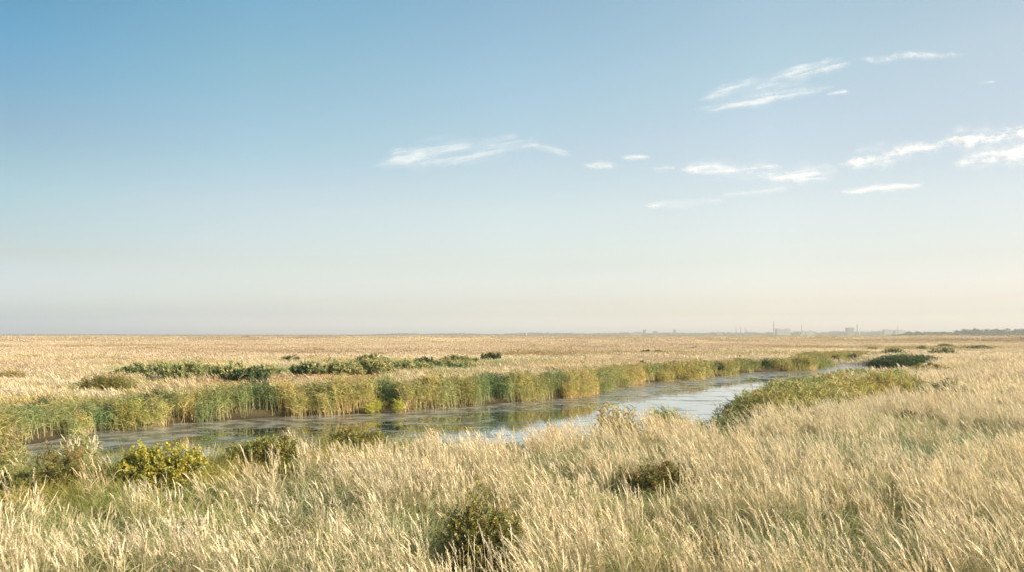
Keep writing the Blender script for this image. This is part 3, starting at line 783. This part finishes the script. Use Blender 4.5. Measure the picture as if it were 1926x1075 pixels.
# ------------------------------------------------------------------ single clumps and shrubs (things)
def gz(x, y): return float(height(np.array([[x, y]]))[0])

YG = ((.44, .40, .07), (.34, .35, .08), (.52, .44, .09)); OLV = ((.22, .22, .06), (.30, .26, .08), (.16, .19, .06))
DG = ((.05, .10, .05), (.08, .13, .06), (.04, .08, .045)); MG = ((.32, .34, .14), (.40, .38, .16), (.24, .29, .13))
SC = ((.44, .44, .19), (.52, .48, .22), (.32, .36, .16))
BR = ((.22, .14, .05), (.30, .19, .08), (.16, .11, .05)); GB = ((.34, .26, .09), (.26, .24, .08), (.38, .27, .10))

def shrub(name, label, px, py, w_px, h_px, cols, cat='shrub', group=None, parts=True, z=.35, yr=.7, leaf=.055, dens=1.0, lw=.45, grass=0.0):
    """a shrub whose foot is seen at (px, py), w_px wide and h_px high in the photograph"""
    c = G(px, py, z + grass); k = c[1] / F
    rx = w_px * k / 2 * .92; h = h_px * k * .8 + grass
    ns = int(np.clip(26 * dens * max(1, rx / .9), 10, 150))
    st, fo = bush_geo(rx, max(rx * yr, .3), h, cols, nstem=ns, leaf=leaf, lw=lw, ntwig=13, nleaf=20, thick=max(.012, c[1] * .0006))
    loc = (float(c[0]), float(c[1]), gz(*c))
    if parts:
        e = empty(name, loc); st.obj('stem', M_plant, e); fo.obj('foliage', M_plant, e)
    else:
        fo.add(np.concatenate(st.v), np.concatenate(st.c), quads=np.concatenate(st.q))
        e = fo.obj(name, M_plant, loc=loc)
    prop(e, label, cat, group)
    return e

def clump(name, label, px, py, w_px, h_px, cols, stem=(.40, .33, .14), cat='reeds', group=None, yr=.5, z=.2, dens=1.0, plume=.15, plumec=(.28, .2, .12), leafn=8, grass=0.0):
    """a stand of reeds or rushes, one mesh"""
    c = G(px, py, z + grass); k = c[1] / F
    rx = w_px * k / 2; ry = max(rx * yr, .35); h = h_px * k + grass
    n = int(np.clip(rx * ry * math.pi * 60 / max(1, c[1] / 45) * dens, 40, 1500))
    g = reed_patch(1.0, n, h=(h * .62, h * 1.1), wm=max(1.0, c[1] / 40), leafn=leafn, stem=stem, leaf=cols, plume=plume, plumec=plumec)
    # spread the feet over the ellipse without stretching the plants sideways
    v = g.v; 
    off = {}
    b0 = v[0].reshape(n, -1, 3)[:, :2, :2].mean(1)
    new = b0 * np.array([rx, ry]) * 1.0
    sh = new - b0
    edge = np.clip(1.15 - .45 * (b0 ** 2).sum(1) ** 1.5, .4, 1.1)
    def move(arr, per):
        a = arr.reshape(n, -1, 3)
        a[:, :, :2] += sh[:, None]; a[:, :, 2] = -.25 + (a[:, :, 2] + .25) * edge[:, None]
        return a.reshape(-1, 3)
    g.v[0] = move(v[0], 1); g.v[1] = move(v[1], leafn)
    if len(v) > 2:
        # plumes belong to a subset; keep them only if they can be matched
        g.v[2] = g.v[2].reshape(-1, 3)
        nearest = v[2][:, :2]
        p = g.v[2].reshape(-1, 32, 3)  # eight four-point sprays for one plume
        for i in range(len(p)):
            d = ((b0 - p[i, :, :2].mean(0)) ** 2).sum(1); j = int(d.argmin())
            p[i, :, :2] += sh[j]; p[i, :, 2] = -.25 + (p[i, :, 2] + .25) * edge[j]
        g.v[2] = p.reshape(-1, 3)
    e = g.obj(name, M_plant, loc=(float(c[0]), float(c[1]), max(gz(*c), 0.0)))
    prop(e, label, cat, group)
    return e

# foreground
shrub('shrub', 'large bright yellow green shrub at the water edge in front of the channel', 305, 915, 185, 92, YG + YG + MG[:1], leaf=.06, dens=3.6, lw=.7)
shrub('shrub', 'dark olive shrub at the left edge of the picture beside the water', 25, 935, 110, 60, OLV + DG[:1], leaf=.05, dens=1.6)
shrub('shrub', 'loose brownish willowy shrub standing before the small gap of water', 135, 925, 160, 120, GB + OLV, leaf=.075, lw=.25, dens=1.0)
shrub('shrub', 'olive shrub with yellow tips right of the bright yellow green shrub', 505, 885, 160, 75, OLV + GB[:1] + YG[:2], leaf=.055, dens=1.8, lw=.6)
shrub('shrub', 'low golden olive shrub at the bank right of the olive shrub with yellow tips', 665, 850, 150, 50, GB + YG[:1] + OLV, leaf=.055, dens=1.8, lw=.6)
shrub('weed_bush', 'dark green and golden weedy bush among the nearest grass stalks', 905, 1085, 165, 165, OLV + MG + GB + YG[:1], cat="bush", leaf=.04, dens=2.4, lw=.6)
shrub('weed_bush', 'golden brown low bush half buried in straw right of centre', 1235, 945, 190, 85, GB + BR[:1] + OLV, cat='bush', leaf=.045, dens=2.0, lw=.6)
shrub('weed_bush', 'dark brown leafy bush in the straw below the green spit', 1722, 800, 75, 34, BR, cat='bush', leaf=.075, dens=.9, lw=.7)
shrub('weed_bush', 'grey olive bush in the straw at the right edge of the picture', 1880, 770, 110, 40, OLV + GB, cat='bush', leaf=.06, dens=.8)
shrub('weed_bush', 'small rusty weed patch in the grass left of the dark golden bush', 700, 950, 90, 55, ((.40, .22, .10), (.48, .30, .15), (.30, .2, .1)), cat='bush', leaf=.035, dens=.5)
shrub('weed_bush', 'grey brown dock plant low in the bottom right grass', 1560, 1010, 60, 60, ((.2, .15, .1), (.28, .22, .15)), cat='bush', leaf=.035, dens=.3)
clump('rush_clump', 'bright green rush clump on the near bank at the middle of the water', 1255, 795, 85, 42, ((.34, .36, .07), (.26, .30, .07)), z=.35, cat='rushes', dens=1.6)
clump('rush_clump', 'blue green rushes at the left tip of the near spit', 1392, 782, 50, 28, ((.10, .15, .09), (.13, .18, .10)), z=.1, cat='rushes', dens=1.3)
clump('rush_clump', 'dark rushes standing in shallow water at the end of the spit near its widest bend', 1560, 730, 70, 24, ((.10, .15, .06), (.14, .17, .06)), z=.3, cat='rushes', dens=1.2)
clump('rush_clump', 'deep green band of rushes in the straw right of the spit', 1770, 745, 150, 24, ((.07, .12, .05), (.10, .15, .06)), z=.3, grass=.5, cat='rushes', yr=.25, dens=1.2)
clump('rush_clump', 'olive rushes between the spit and the dark island reeds', 1670, 723, 70, 16, ((.18, .22, .06), (.24, .25, .07)), z=.3, cat='rushes', yr=.4)

clump('reed_clump', 'feathery olive reeds at the left edge in front of the small gap of water', 5, 892, 120, 92, ((.34, .33, .10), (.42, .36, .13), (.26, .28, .09)), z=.3, dens=1.3, plume=.7, plumec=(.42, .32, .2))
clump('reed_clump', 'feathery olive reeds hiding the water right of the small gap', 158, 884, 90, 84, ((.30, .33, .13), (.40, .36, .14), (.24, .28, .12)), z=.3, dens=1.1, plume=.7, plumec=(.40, .32, .2))
# dark green stands in the far reed recesses, shade painted into leaf and stem
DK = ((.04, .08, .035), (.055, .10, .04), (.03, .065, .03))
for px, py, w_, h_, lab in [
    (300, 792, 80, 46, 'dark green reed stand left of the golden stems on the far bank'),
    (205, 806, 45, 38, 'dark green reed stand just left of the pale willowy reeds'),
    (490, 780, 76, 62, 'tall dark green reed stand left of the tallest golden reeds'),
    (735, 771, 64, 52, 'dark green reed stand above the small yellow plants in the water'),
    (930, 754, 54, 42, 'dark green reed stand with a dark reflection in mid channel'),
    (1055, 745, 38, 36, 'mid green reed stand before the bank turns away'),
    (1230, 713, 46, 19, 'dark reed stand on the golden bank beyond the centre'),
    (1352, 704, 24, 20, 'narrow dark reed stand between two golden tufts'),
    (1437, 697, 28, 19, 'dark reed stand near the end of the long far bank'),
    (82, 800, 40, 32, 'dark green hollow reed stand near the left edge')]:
    clump('reed_clump', lab, px, py, w_, h_ * (.84 if px < 1000 else .72), DK, stem=(.10, .10, .045), group='shade-darkened reed stands along the far bank', z=0.0, dens=1.8, yr=.45)
for px, py, w_, h_, lab in [(1275, 690, 34, 8, 'small deep green rush mound behind the golden bank'),
    (1150, 700, 60, 9, 'dark green rushes behind the bend of the far bank'),
    (1572, 673, 18, 8, 'small dark reed tuft where the channel narrows'),
    (1605, 669, 20, 7, 'small dark reed tuft above the narrow water')]:
    clump('rush_clump', lab, px, py, w_, h_, DK, z=.3, grass=.3, cat='rushes', dens=1.5)
clump('reed_clump', 'broad dark green reed island standing in the distant water', 1706, 691, 140, 22, ((.10, .15, .07), (.13, .19, .08)), stem=(.12, .14, .07), z=0.0, yr=.35, dens=2.2)
shrub('shrub', 'golden shrub in front of the dark reed island', 1745, 701, 95, 18, GB + YG[:1], parts=False, leaf=.16, dens=1.4, grass=.3)
# dark rush strips beyond the island
for px, py, w_, h_, lab in [
    (1680, 661.5, 52, 5.5, 'dark rush strip beyond the reed island, lower left of three'),
    (1773, 662, 62, 7.5, 'longest dark rush strip beyond the reed island'),
    (1842, 655.5, 60, 5, 'thin dark rush strip farthest to the right of the island'),
    (1780, 649.5, 40, 4, 'small dark rush strip highest above the reed island'),
    (1735, 653.5, 20, 3.5, 'tiny dark rush strip left of the highest strip'),
    (1640, 656, 28, 2.5, 'brownish rush strip above the narrow water')]:
    clump('rush_clump', lab, px, py, w_, h_, ((.10, .15, .06), (.15, .19, .07)), stem=(.2, .18, .08), group='dark rush strips beyond the channel', z=.35, grass=.75, cat='rushes', yr=.22, dens=2.0)

# scrub in the meadow behind the reeds
for px, py, w_, h_, cols, lab in [
    (268, 707, 110, 17, DG + MG + SC, 'dark blue green end of the scrub band left of centre'),
    (365, 709, 120, 24, SC, 'broad grey green scrub in the left meadow'),
    (440, 710, 70, 20, SC, 'grey green scrub right of the broad left scrub'),
    (468, 712, 66, 16, DG + MG, 'low dark green scrub before the middle meadow'),
    (575, 704, 56, 17, DG + SC, 'dark scrub at the left end of the central green band'),
    (632, 704, 90, 19, SC, 'olive scrub in the central green band, left part'),
    (700, 703, 90, 21, SC, 'olive scrub in the middle of the central green band'),
    (770, 694, 90, 14, SC, 'thin olive scrub at the right of the central green band'),
    (310, 703, 90, 16, SC, 'lit olive scrub between the blue green end and the broad scrub'),
    (500, 703, 60, 12, SC, 'thin olive scrub at the right end of the left scrub band'),
    (850, 690, 90, 11, SC, 'pale olive scrub before the flat dark scrub line'),
    (545, 682, 44, 10, DG + OLV + SC, 'small rounded dark scrub alone above the central band'),
    (700, 679, 60, 10, SC + OLV, 'low olive scrub far behind the central band'),
    (860, 680, 80, 9, SC + OLV, 'flat dark scrub line in the far meadow centre'),
    (925, 676, 40, 12, DG + OLV, 'upright dark scrub at the far meadow centre'),
    (800, 686, 50, 9, OLV + DG, 'small scrub left of the flat dark scrub line')]:
    shrub('scrub', lab, px, py, w_ * 1.15, h_ * 1.65, cols, group='scrub in the meadow behind the reeds', grass=.4, parts=False, leaf=.12, dens=1.6, lw=.6, yr=.5)
clump('rush_clump', 'olive and black domed rush mound in the left meadow', 206, 733, 112, 24, grass=.35, cols=((.22, .21, .05), (.12, .14, .04), (.28, .24, .06)), z=.35, cat='rushes', dens=1.6, stem=(.3, .22, .07), yr=.4)
clump('rush_clump', 'rusty brown rush patch at the left edge of the meadow', 25, 716, 70, 18, grass=.35, cols=((.34, .24, .08), (.28, .22, .07)), z=.35, cat='rushes', dens=.9, stem=(.4, .22, .09))
for px, py, w_, h_, lab in [
    (1303, 657, 22, 4.5, 'dark rounded scrub alone in the far tan field'),
    (1215, 661, 24, 3, 'low dark scrub left of the rounded scrub'),
    (1238, 661, 18, 3.2, 'low dark scrub right beside the other low scrub'),
    (1210, 687, 20, 7, 'dark brown scrub above the golden bank'),
    (1392, 672, 14, 5, 'tiny dark scrub on top of the far reeds'),
    (970, 645.5, 32, 2.5, 'thin dark scrub streak far out in the centre'),
    (792, 653, 20, 3.5, 'small scrub far out left of centre'),
    (463, 636, 22, 4.2, 'dark bush cluster on the left horizon'),
    (474, 636, 30, 2.2, 'low bushes trailing off the dark cluster on the left horizon'),
    (1353, 639, 3.4, 3.4, 'tiny dark bush in the far field left of the masts'),
    (1449, 638.5, 6, 2.6, 'tiny low dark bush below the tallest chimney'),
    (1658, 635.5, 12, 1.6, 'thin dark bush streak under the block building'),
    (1852, 643, 12, 2, 'tiny dark scrub under the far wood')]:
    Yd = 3.25 * F / (py - HOR)
    shrub('scrub', lab, px, py, w_, h_, OLV + DG, group='small scrub far out in the field', grass=.5, parts=False, leaf=max(.12, Yd * .0011), dens=1.0, lw=.7, yr=.5)

# small yellow plants standing in the water before the dark stand
for px, py, w_, h_, lab in [(752, 775, 16, 20, 'small yellow plant in the water, rightmost of the little group'),
    (712, 774, 16, 20, 'small yellow plant in the water, middle of the little group'),
    (698, 776, 14, 14, 'small yellow plant in the water, leftmost of the little group')]:
    clump('water_plant', lab, px, py, w_, h_, ((.45, .42, .08), (.38, .38, .08)), z=0.0, cat='water plant', dens=3, plume=0, group='small yellow plants in the water')
clump('reed_clump', 'pale yellow green reeds leaning out over the water at the left', 255, 806, 60, 52, ((.40, .36, .09), (.34, .34, .09)), z=0.0, dens=1.6)

# pair of posts in the far field
Yp = 3.25 * F / 8.6; e = empty('wooden_post', (at(1405, Yp), Yp, .3))
g = Geo(); g.tube(-.75, 0, [(0, .22), (1.6, .2), (1.75, .08)], (.16, .11, .07), 8); g.obj('upright', M_solid, e)
g = Geo(); g.tube(.45, 0, [(0, .26), (2.1, .24), (2.3, .1)], (.16, .11, .07), 8); g.obj('upright', M_solid, e)
g = Geo(); g.box(-.75, .45, -.08, .08, .7, 1.0, (.2, .14, .09)); g.obj('crossbar', M_solid, e)
prop(e, 'two short dark wooden posts joined by a bar in the far field', 'post')

# ------------------------------------------------------------------ far land: bank, woods, skyline
g = Geo()
xx = np.linspace(-5800, 5800, 400); Yb = 1750 + 60 * np.sin(xx / 700)
top = 3.75 + (fbm(xx / 60, xx * 0, 4) - .5) * .8
rows = [np.stack([xx, Yb - 14, xx * 0 + .1], 1), np.stack([xx, Yb - 3, top], 1), np.stack([xx, Yb + 3, top], 1), np.stack([xx, Yb + 14, xx * 0 + .1], 1)]
k = np.arange(399)
g.add(np.concatenate(rows), (.06, .075, .045), quads=np.concatenate([np.stack([k + r_ * 400, k + 1 + r_ * 400, k + 1 + (r_ + 1) * 400, k + (r_ + 1) * 400], 1) for r_ in range(3)]))
prop(g.obj('embankment', M_solid), kind='structure')

def wood(name, label, prof, Y, depth, col, leaf, hmin=.5):
    """a far-off wood read as one mass: leaf clumps under an uneven skyline. prof: (px, py) of the tops"""
    pr = np.array(prof, float); g = Geo()
    x0, x1 = at(pr[0, 0], Y), at(pr[-1, 0], Y)
    tops = zat(pr[:, 1], Y); pxs = pr[:, 0]
    step = leaf * 2.2
    nrow = max(3, int(depth / (leaf * 6)))
    P_, R_ = [], []
    for r_ in range(nrow):
        yy = Y + depth * r_ / nrow
        cx = np.arange(x0, x1, leaf * 3.0) + rng.normal(0, leaf, len(np.arange(x0, x1, leaf * 3.0)))
        hh = np.interp(963 + F * cx / Y, pxs, tops) * rng.uniform(.55, 1.06, len(cx))
        ok = hh > hmin
        P_.append(np.stack([cx[ok], np.full(ok.sum(), yy) + rng.normal(0, leaf, ok.sum()), hh[ok]], 1))
    Q = np.concatenate(P_)
    for x_, y_, h_ in Q:
        m = int(26 + 10 * h_ / leaf / 3)
        a = norm(rng.normal(size=(m, 3)))
        rr = np.array([leaf * 2.6, leaf * 2.6, h_ * .5]); c_ = np.array([x_, y_, h_ * .5])
        p = c_ + a * rr * rng.uniform(.75, 1.0, (m, 1))
        g.leaves(p, norm(a + rng.normal(0, .7, (m, 3))), leaf * 1.5, leaf * 1.3, jit(m, col, .2))
    return prop(g.obj(name, M_plant), label, 'wood', kind='stuff')

wood('far_wood', 'dark green wood on the right horizon', [(1713, 628.5), (1730, 626), (1745, 623.5), (1765, 623), (1775, 625.5), (1790, 626.5), (1800, 624), (1812, 622),
     (1830, 618.2), (1843, 618.8), (1856, 617.6), (1870, 619.5), (1882, 620), (1890, 618), (1900, 618.8), (1908, 620.5), (1915, 617), (1930, 618), (1980, 617), (2100, 619), (2300, 622)],
     2100, 120, (.07, .09, .045), 3.4)
wood('far_wood', 'pale blue grey wooded line under the chimneys', [(1300, 628), (1345, 625.5), (1352, 623.6), (1362, 624.4), (1400, 625), (1415, 623.5), (1435, 624.5), (1500, 625), (1510, 622), (1532, 621.5), (1542, 624.8),
     (1560, 624.6), (1575, 622.2), (1595, 622.5), (1640, 623.5), (1660, 622), (1700, 620.5), (1715, 623), (1740, 624.5), (1790, 624)], 4550, 200, (.08, .10, .06), 5.0)
wood('far_wood', 'pale wooded line along the middle of the horizon', [(690, 629), (735, 626.8), (740, 626), (775, 626.4), (790, 628), (840, 626.4), (880, 626.4), (905, 628.3), (945, 628), (975, 625.2), (1000, 624.6), (1030, 625.6),
     (1080, 626.2), (1110, 626.8), (1150, 625.6), (1185, 624.6), (1215, 626), (1260, 625), (1300, 625.8), (1350, 626)], 4700, 200, (.08, .10, .06), 5.0)
wood('far_wood', 'thin dark tree line along the left horizon', [(-200, 627.8), (-50, 628.2), (60, 627.8), (90, 628.6), (170, 627.6), (230, 628.4), (350, 628.8), (500, 629), (700, 628.8)], 4300, 160, (.06, .08, .05), 3.2)

CON = (.20, .20, .21); LIT = (.27, .27, .28); DKC = (.11, .12, .15)
SY = 4500.0
def sx(px): return at(px, SY)
def sz(py): return zat(py, SY)
def building(name, label, cat, px0, px1, ptop, col, Y0=SY, depth=26, rooftop=None, outline=None, group=None, winrows=0):
    e = empty(name, (sx((px0 + px1) / 2), Y0, 0))
    x0 = sx(px0) - e.location.x; x1 = sx(px1) - e.location.x; z1 = sz(ptop)
    g = Geo()
    if outline: g.prism([(sx(a) - e.location.x, sz(b)) for a, b in outline], 0, depth, col)
    else: g.box(x0, x1, 0, depth, 0, z1, col)
    g.obj('wall', M_solid, e)
    if not outline:
        g = Geo(); g.box(x0 - .4, x1 + .4, -.4, depth + .4, z1 + .01, z1 + .9, tuple(c * .8 for c in col)); g.obj('roof', M_solid, e)
    for a, b, t in (rooftop or []):
        g = Geo(); g.box(sx(a) - e.location.x, sx(b) - e.location.x, 5, depth - 5, z1 + .92, sz(t), col); g.obj('roof_plant', M_solid, e)
    if winrows:
        for r_ in range(winrows):
            zz = z1 * (.15 + .8 * r_ / winrows)
            g = Geo(); g.box(x0 + 1, x1 - 1, -.12, -.003, zz, zz + 1.3, (.08, .09, .11)); g.obj('window_band', M_solid, e)
    return prop(e, label, cat, group)
def chimney(label, px, ptop, r0, r1, col=CON, Y0=SY, cat='chimney', name='chimney'):
    x = sx(px); z1 = sz(ptop)
    e = empty(name, (x, Y0 - 30, 0))
    g = Geo(); g.tube(0, 0, [(0, r0 * 1.3), (z1 * .05, r0), (z1 * .5, (r0 + r1) / 2), (z1 * .965, r1)], col, 16); g.obj('shaft', M_solid, e, smooth=True)
    g = Geo(); g.tube(0, 0, [(z1 * .966, r1 * 1.15), (z1, r1 * 1.15)], tuple(c * .6 for c in col), 16); g.obj('rim', M_solid, e)
    return prop(e, label, cat)
chimney('tallest thin grey chimney on the skyline', 1452, 603, 3.0, 2.2, DKC)
chimney('second thin grey chimney right of the pale hall', 1504, 609.5, 2.6, 1.9, DKC)
building('factory_hall', 'wide pale factory hall between the two chimneys', 'hall', 1462, 1487, 617, LIT,
         outline=[(1462, 630), (1462, 616.8), (1464, 616.4), (1474, 618.6), (1478.5, 618.4), (1480, 616.9), (1487, 616.6), (1487, 630)], depth=40)
building('block_building', 'tall grey block building with a stack on its right corner', 'building', 1594.5, 1606.3, 615, DKC, depth=34, winrows=5)
chimney('short stack rising from the right corner of the grey block building', 1607.8, 609, 2.8, 2.4, DKC)
chimney('thin white tower just right of the block building', 1612.4, 621, 2.2, 2.0, (.45, .45, .45), cat='tower', name='tower')
building('tower_block', 'narrow tower block left of centre right skyline, left one of two', 'tower block', 1210, 1214.8, 619.2, DKC, rooftop=[(1211, 1214, 618.5)], winrows=8, group='tower blocks on the skyline', depth=15)
building('tower_block', 'narrow tower block standing alone, right one of two', 'tower block', 1267.3, 1271.2, 619, DKC, rooftop=[(1268, 1270.2, 618.4)], winrows=8, group='tower blocks on the skyline', depth=15)
building('apartment_house', 'wide low block with stepped roof between the two tower blocks', 'building', 1228.5, 1237, 622.6, DKC, rooftop=[(1230, 1235.5, 621.4)], depth=22, winrows=4)
building('warehouse', 'long low shed with sloping roof left of the tower blocks', 'shed', 1186, 1207, 624, (.18, .18, .20), outline=[(1186, 630), (1186, 625.2), (1197, 622.8), (1206, 622.5), (1207.5, 624), (1207.5, 630)], depth=30)
building('warehouse', 'small low shed at the left of the masts', 'shed', 1350, 1358, 624, (.18, .18, .20), outline=[(1350, 630), (1350, 624.6), (1354, 623.4), (1359, 624.2), (1359, 630)], depth=24)
building('warehouse', 'small stepped shed right of the second chimney', 'shed', 1508, 1514.5, 622.4, (.22, .22, .24), rooftop=[(1510.5, 1513, 620.6)], depth=24)
building('warehouse', 'broad low shed with arched roof right of the stepped shed', 'shed', 1517, 1532, 622.4, (.22, .22, .24), outline=[(1516, 630), (1516.5, 623), (1521, 621.4), (1528, 621.2), (1532, 623), (1533, 630)], depth=28)
building('office_block', 'pale flat roofed block left of the far right mast', 'building', 1664, 1678, 618.8, (.26, .26, .28), rooftop=[(1664.5, 1668, 618.1)], depth=30, winrows=4)
building('office_block', 'low pale block with uneven roof right of the far right mast', 'building', 1685, 1703, 621.3, (.26, .26, .28), rooftop=[(1687, 1689.5, 619), (1696, 1702, 620.2)], depth=30)
def mast(label, px, ptop, r, arms=0):
    x = sx(px); z1 = sz(ptop); e = empty('mast', (x, SY - 40, 0))
    g = Geo(); g.tube(0, 0, [(0, r * 2), (z1 * .4, r * 1.5), (z1, r * 1.0)], DKC, 8); g.obj('pole', M_solid, e)
    for k in range(arms):
        zz = z1 * (.7 + .2 * k); g = Geo(); g.box(-3, 3, -.5, .5, zz, zz + .8, DKC); g.obj('crossarm', M_solid, e)
    return prop(e, label, 'mast', 'thin masts on the skyline')
mast('leftmost thin mast of the row left of the tallest chimney', 1381, 614, 1.1)
mast('thickest thin mast, second from left in the row', 1389.7, 613, 1.5, 1)
mast('thin mast in the middle of the row', 1397.5, 613, 1.1)
mast('shorter mast close beside the middle mast', 1400.3, 617.6, 1.2, 1)
mast('short mast at the right end of the row', 1408.5, 619, 1.1)
mast('tiny mast between shed and mast row', 1373, 622, 1.0)
mast('thin mast between the two pale office blocks', 1682, 612.5, 1.2)
mast('small mast midway between second chimney and block building', 1562.5, 619, .9)
mast('tiny mast on the empty left horizon', 610.5, 626, 1.2)
# slender white church-like tower at the middle
x = sx(989.7); e = empty('lighthouse', (x, SY - 20, 0))
g = Geo(); g.tube(0, 0, [(0, 4.2), (sz(622.3), 2.4)], (.42, .42, .42), 12); g.obj('tower', M_solid, e, smooth=True)
g = Geo(); g.tube(0, 0, [(sz(622.3) + .01, 1.8), (sz(621.2), 1.8), (sz(620.2), .2)], (.5, .5, .5), 12); g.obj('lantern', M_solid, e)
prop(e, 'slender white tower on the low ridge in the middle of the horizon', 'tower')

# ------------------------------------------------------------------ clouds (thin high ice clouds, lit by the sun)
def cloud_mat():
    m, N, L = newmat('cloud_ice')
    out = N.new('ShaderNodeOutputMaterial')
    col = N.new('ShaderNodeAttribute'); col.attribute_name = 'Col'
    sep = N.new('ShaderNodeSeparateColor'); L.new(col.outputs['Color'], sep.inputs[0])
    d = N.new('ShaderNodeBsdfDiffuse'); d.inputs[0].default_value = (.80, .79, .78, 1)
    t = N.new('ShaderNodeBsdfTranslucent'); t.inputs[0].default_value = (.80, .79, .78, 1)
    a = N.new('ShaderNodeAddShader'); L.new(d.outputs[0], a.inputs[0]); L.new(t.outputs[0], a.inputs[1])
    tr = N.new('ShaderNodeBsdfTransparent'); ms = N.new('ShaderNodeMixShader')
    L.new(sep.outputs[0], ms.inputs[0]); L.new(tr.outputs[0], ms.inputs[1]); L.new(a.outputs[0], ms.inputs[2]); L.new(ms.outputs[0], out.inputs[0])
    return m
M_cloud = cloud_mat()
ALT = 2600.0
def cloud(label, ax, ay, bx, by, hw, strength, seed, puff=.5, fade=.18, alt=ALT):
    """a streak of cloud seen from (ax, ay) to (bx, by), hw pixels half width at mid length"""
    A = np.array([ax, ay], float); B = np.array([bx, by], float); Ld = np.linalg.norm(B - A); u_ = (B - A) / Ld; v_ = np.array([-u_[1], u_[0]])
    step = 1.6
    U = np.arange(-10, Ld + 10, step * 1.6); V = np.arange(-hw * 1.8, hw * 1.8 + step, step)
    UU, VV = np.meshgrid(U, V)
    px = A[0] + UU * u_[0] + VV * v_[0]; py = A[1] + UU * u_[1] + VV * v_[1]
    s_ = UU / Ld
    wv = (fbm(UU / 55 + seed, VV * 0 + seed, 3) - .5) * hw * .9
    prof = np.clip(np.sin(np.clip(s_, 0, 1) * np.pi), 0, 1) ** .55
    e = 1 - np.abs(VV - wv) / (hw * np.maximum(prof, .05) * (.6 + .8 * fbm(UU / 30 + seed * 3, UU * 0 + 2, 2)))
    n1 = fbm(UU / 90 + seed * 7, VV / 8 + seed, 4)       # combed along the streak
    n2 = fbm(UU / 20 + seed * 5, VV / 11 + 3 * seed, 3)    # small puffs
    nz_ = n1 * (1 - puff * .6) + n2 * puff * .6
    al = np.exp(-1.9 * (1 - np.minimum(e, 1)) ** 2) * (1.25 * sstep(.24, .80, nz_) + .08)
    al = al * sstep(0, fade, s_) * sstep(1.0, 1 - fade, s_)
    al = np.clip(al, 0, 1) ** 1.15 * strength * .86
    Yd = (alt - H) * F / (HOR - py)
    P3 = np.stack([(px - 963) / F * Yd, Yd, np.full_like(Yd, alt)], -1).reshape(-1, 3)
    P3[:, 2] += (nz_.ravel() - .5) * 40
    nx = len(U); ii = (np.arange(len(V) - 1)[:, None] * nx + np.arange(nx - 1)[None]).ravel()
    q = np.stack([ii, ii + 1, ii + nx + 1, ii + nx], 1)
    af = al.ravel(); q = q[(af[q] > .012).any(1)]
    used = np.unique(q); mp = np.zeros(len(af), int); mp[used] = np.arange(len(used))
    c0 = P3[used].mean(0)
    g = Geo(); g.add(P3[used] - c0, np.repeat(af[used][:, None], 3, 1), quads=mp[q])
    o = g.obj('cloud', M_cloud, loc=tuple(c0), smooth=True)
    o.visible_shadow = True
    return prop(o, label, 'cloud', 'thin white clouds')
cloud('long feathery cloud alone in the middle of the sky', 690, 318, 1040, 262, 22, .5, 1.3, puff=.25)
cloud('faint upper veil behind the long middle cloud', 720, 290, 900, 262, 16, .30, 2.1, puff=.2)
cloud('faint wisp trailing right of the long middle cloud', 990, 272, 1080, 292, 8, .3, 5.2)
cloud('broad wispy cloud high on the right, upper streak', 1300, 190, 1620, 112, 20, .46, 3.7, puff=.4)
cloud('broad wispy cloud high on the right, lower streak', 1290, 212, 1590, 158, 13, .55, 4.4, puff=.3)
cloud('broken wisps at the right end of the high cloud', 1600, 112, 1830, 100, 11, .42, 6.1, puff=.9)
cloud('small wisp just under the high right cloud', 1552, 180, 1598, 172, 6, .55, 7.7)
cloud('tiny wisp alone near the top right', 1830, 156, 1876, 154, 4, .4, 8.3)
cloud('small flat cloud just right of the long middle cloud', 1090, 313, 1168, 311, 7, .7, 9.9, fade=.3)
cloud('small flat cloud slightly higher than its twin right of the middle', 1164, 298, 1228, 295, 6, .65, 11.2, fade=.3)
cloud('pale streak left end of the lower right cloud bank', 1270, 322, 1480, 316, 18, .8, 12.6, puff=.5)
cloud('tiny wisp left of the lower right cloud bank', 1222, 318, 1275, 316, 5, .5, 13.1)
cloud('soft streak in the middle of the lower right cloud bank', 1420, 338, 1590, 324, 17, .85, 14.9, puff=.5)
cloud('puffy bright cloud left of the right edge', 1570, 312, 1780, 272, 20, .95, 15.4, puff=.9)
cloud('bright cloud reaching the right edge of the sky, upper band', 1740, 275, 1990, 245, 22, .95, 16.8, puff=.9)
cloud('bright cloud at the right edge, lower band', 1780, 306, 1990, 282, 20, .95, 18.2, puff=.8)
cloud('thin flat streak under the puffy bright cloud', 1570, 362, 1752, 348, 8, .85, 19.5, puff=.4)
cloud('thin flat streak lowest in the group', 1205, 388, 1366, 377, 9, .8, 21.3, puff=.4)
cloud('faint streak between the two lowest streaks', 1340, 372, 1500, 352, 8, .35, 22.7)

# ------------------------------------------------------------------ haze
hm, N, L = newmat('haze_air')
out = N.new('ShaderNodeOutputMaterial'); pv = N.new('ShaderNodeVolumePrincipled')
pv.inputs['Color'].default_value = (.68, .73, .74, 1); pv.inputs['Density'].default_value = 1.8e-4; pv.inputs['Anisotropy'].default_value = .1
L.new(pv.outputs[0], out.inputs['Volume'])
g = Geo(); g.box(-6100, 6100, -500, 6100, -1.6, 110, (1, 1, 1))
prop(g.obj('haze', hm), kind='stuff')
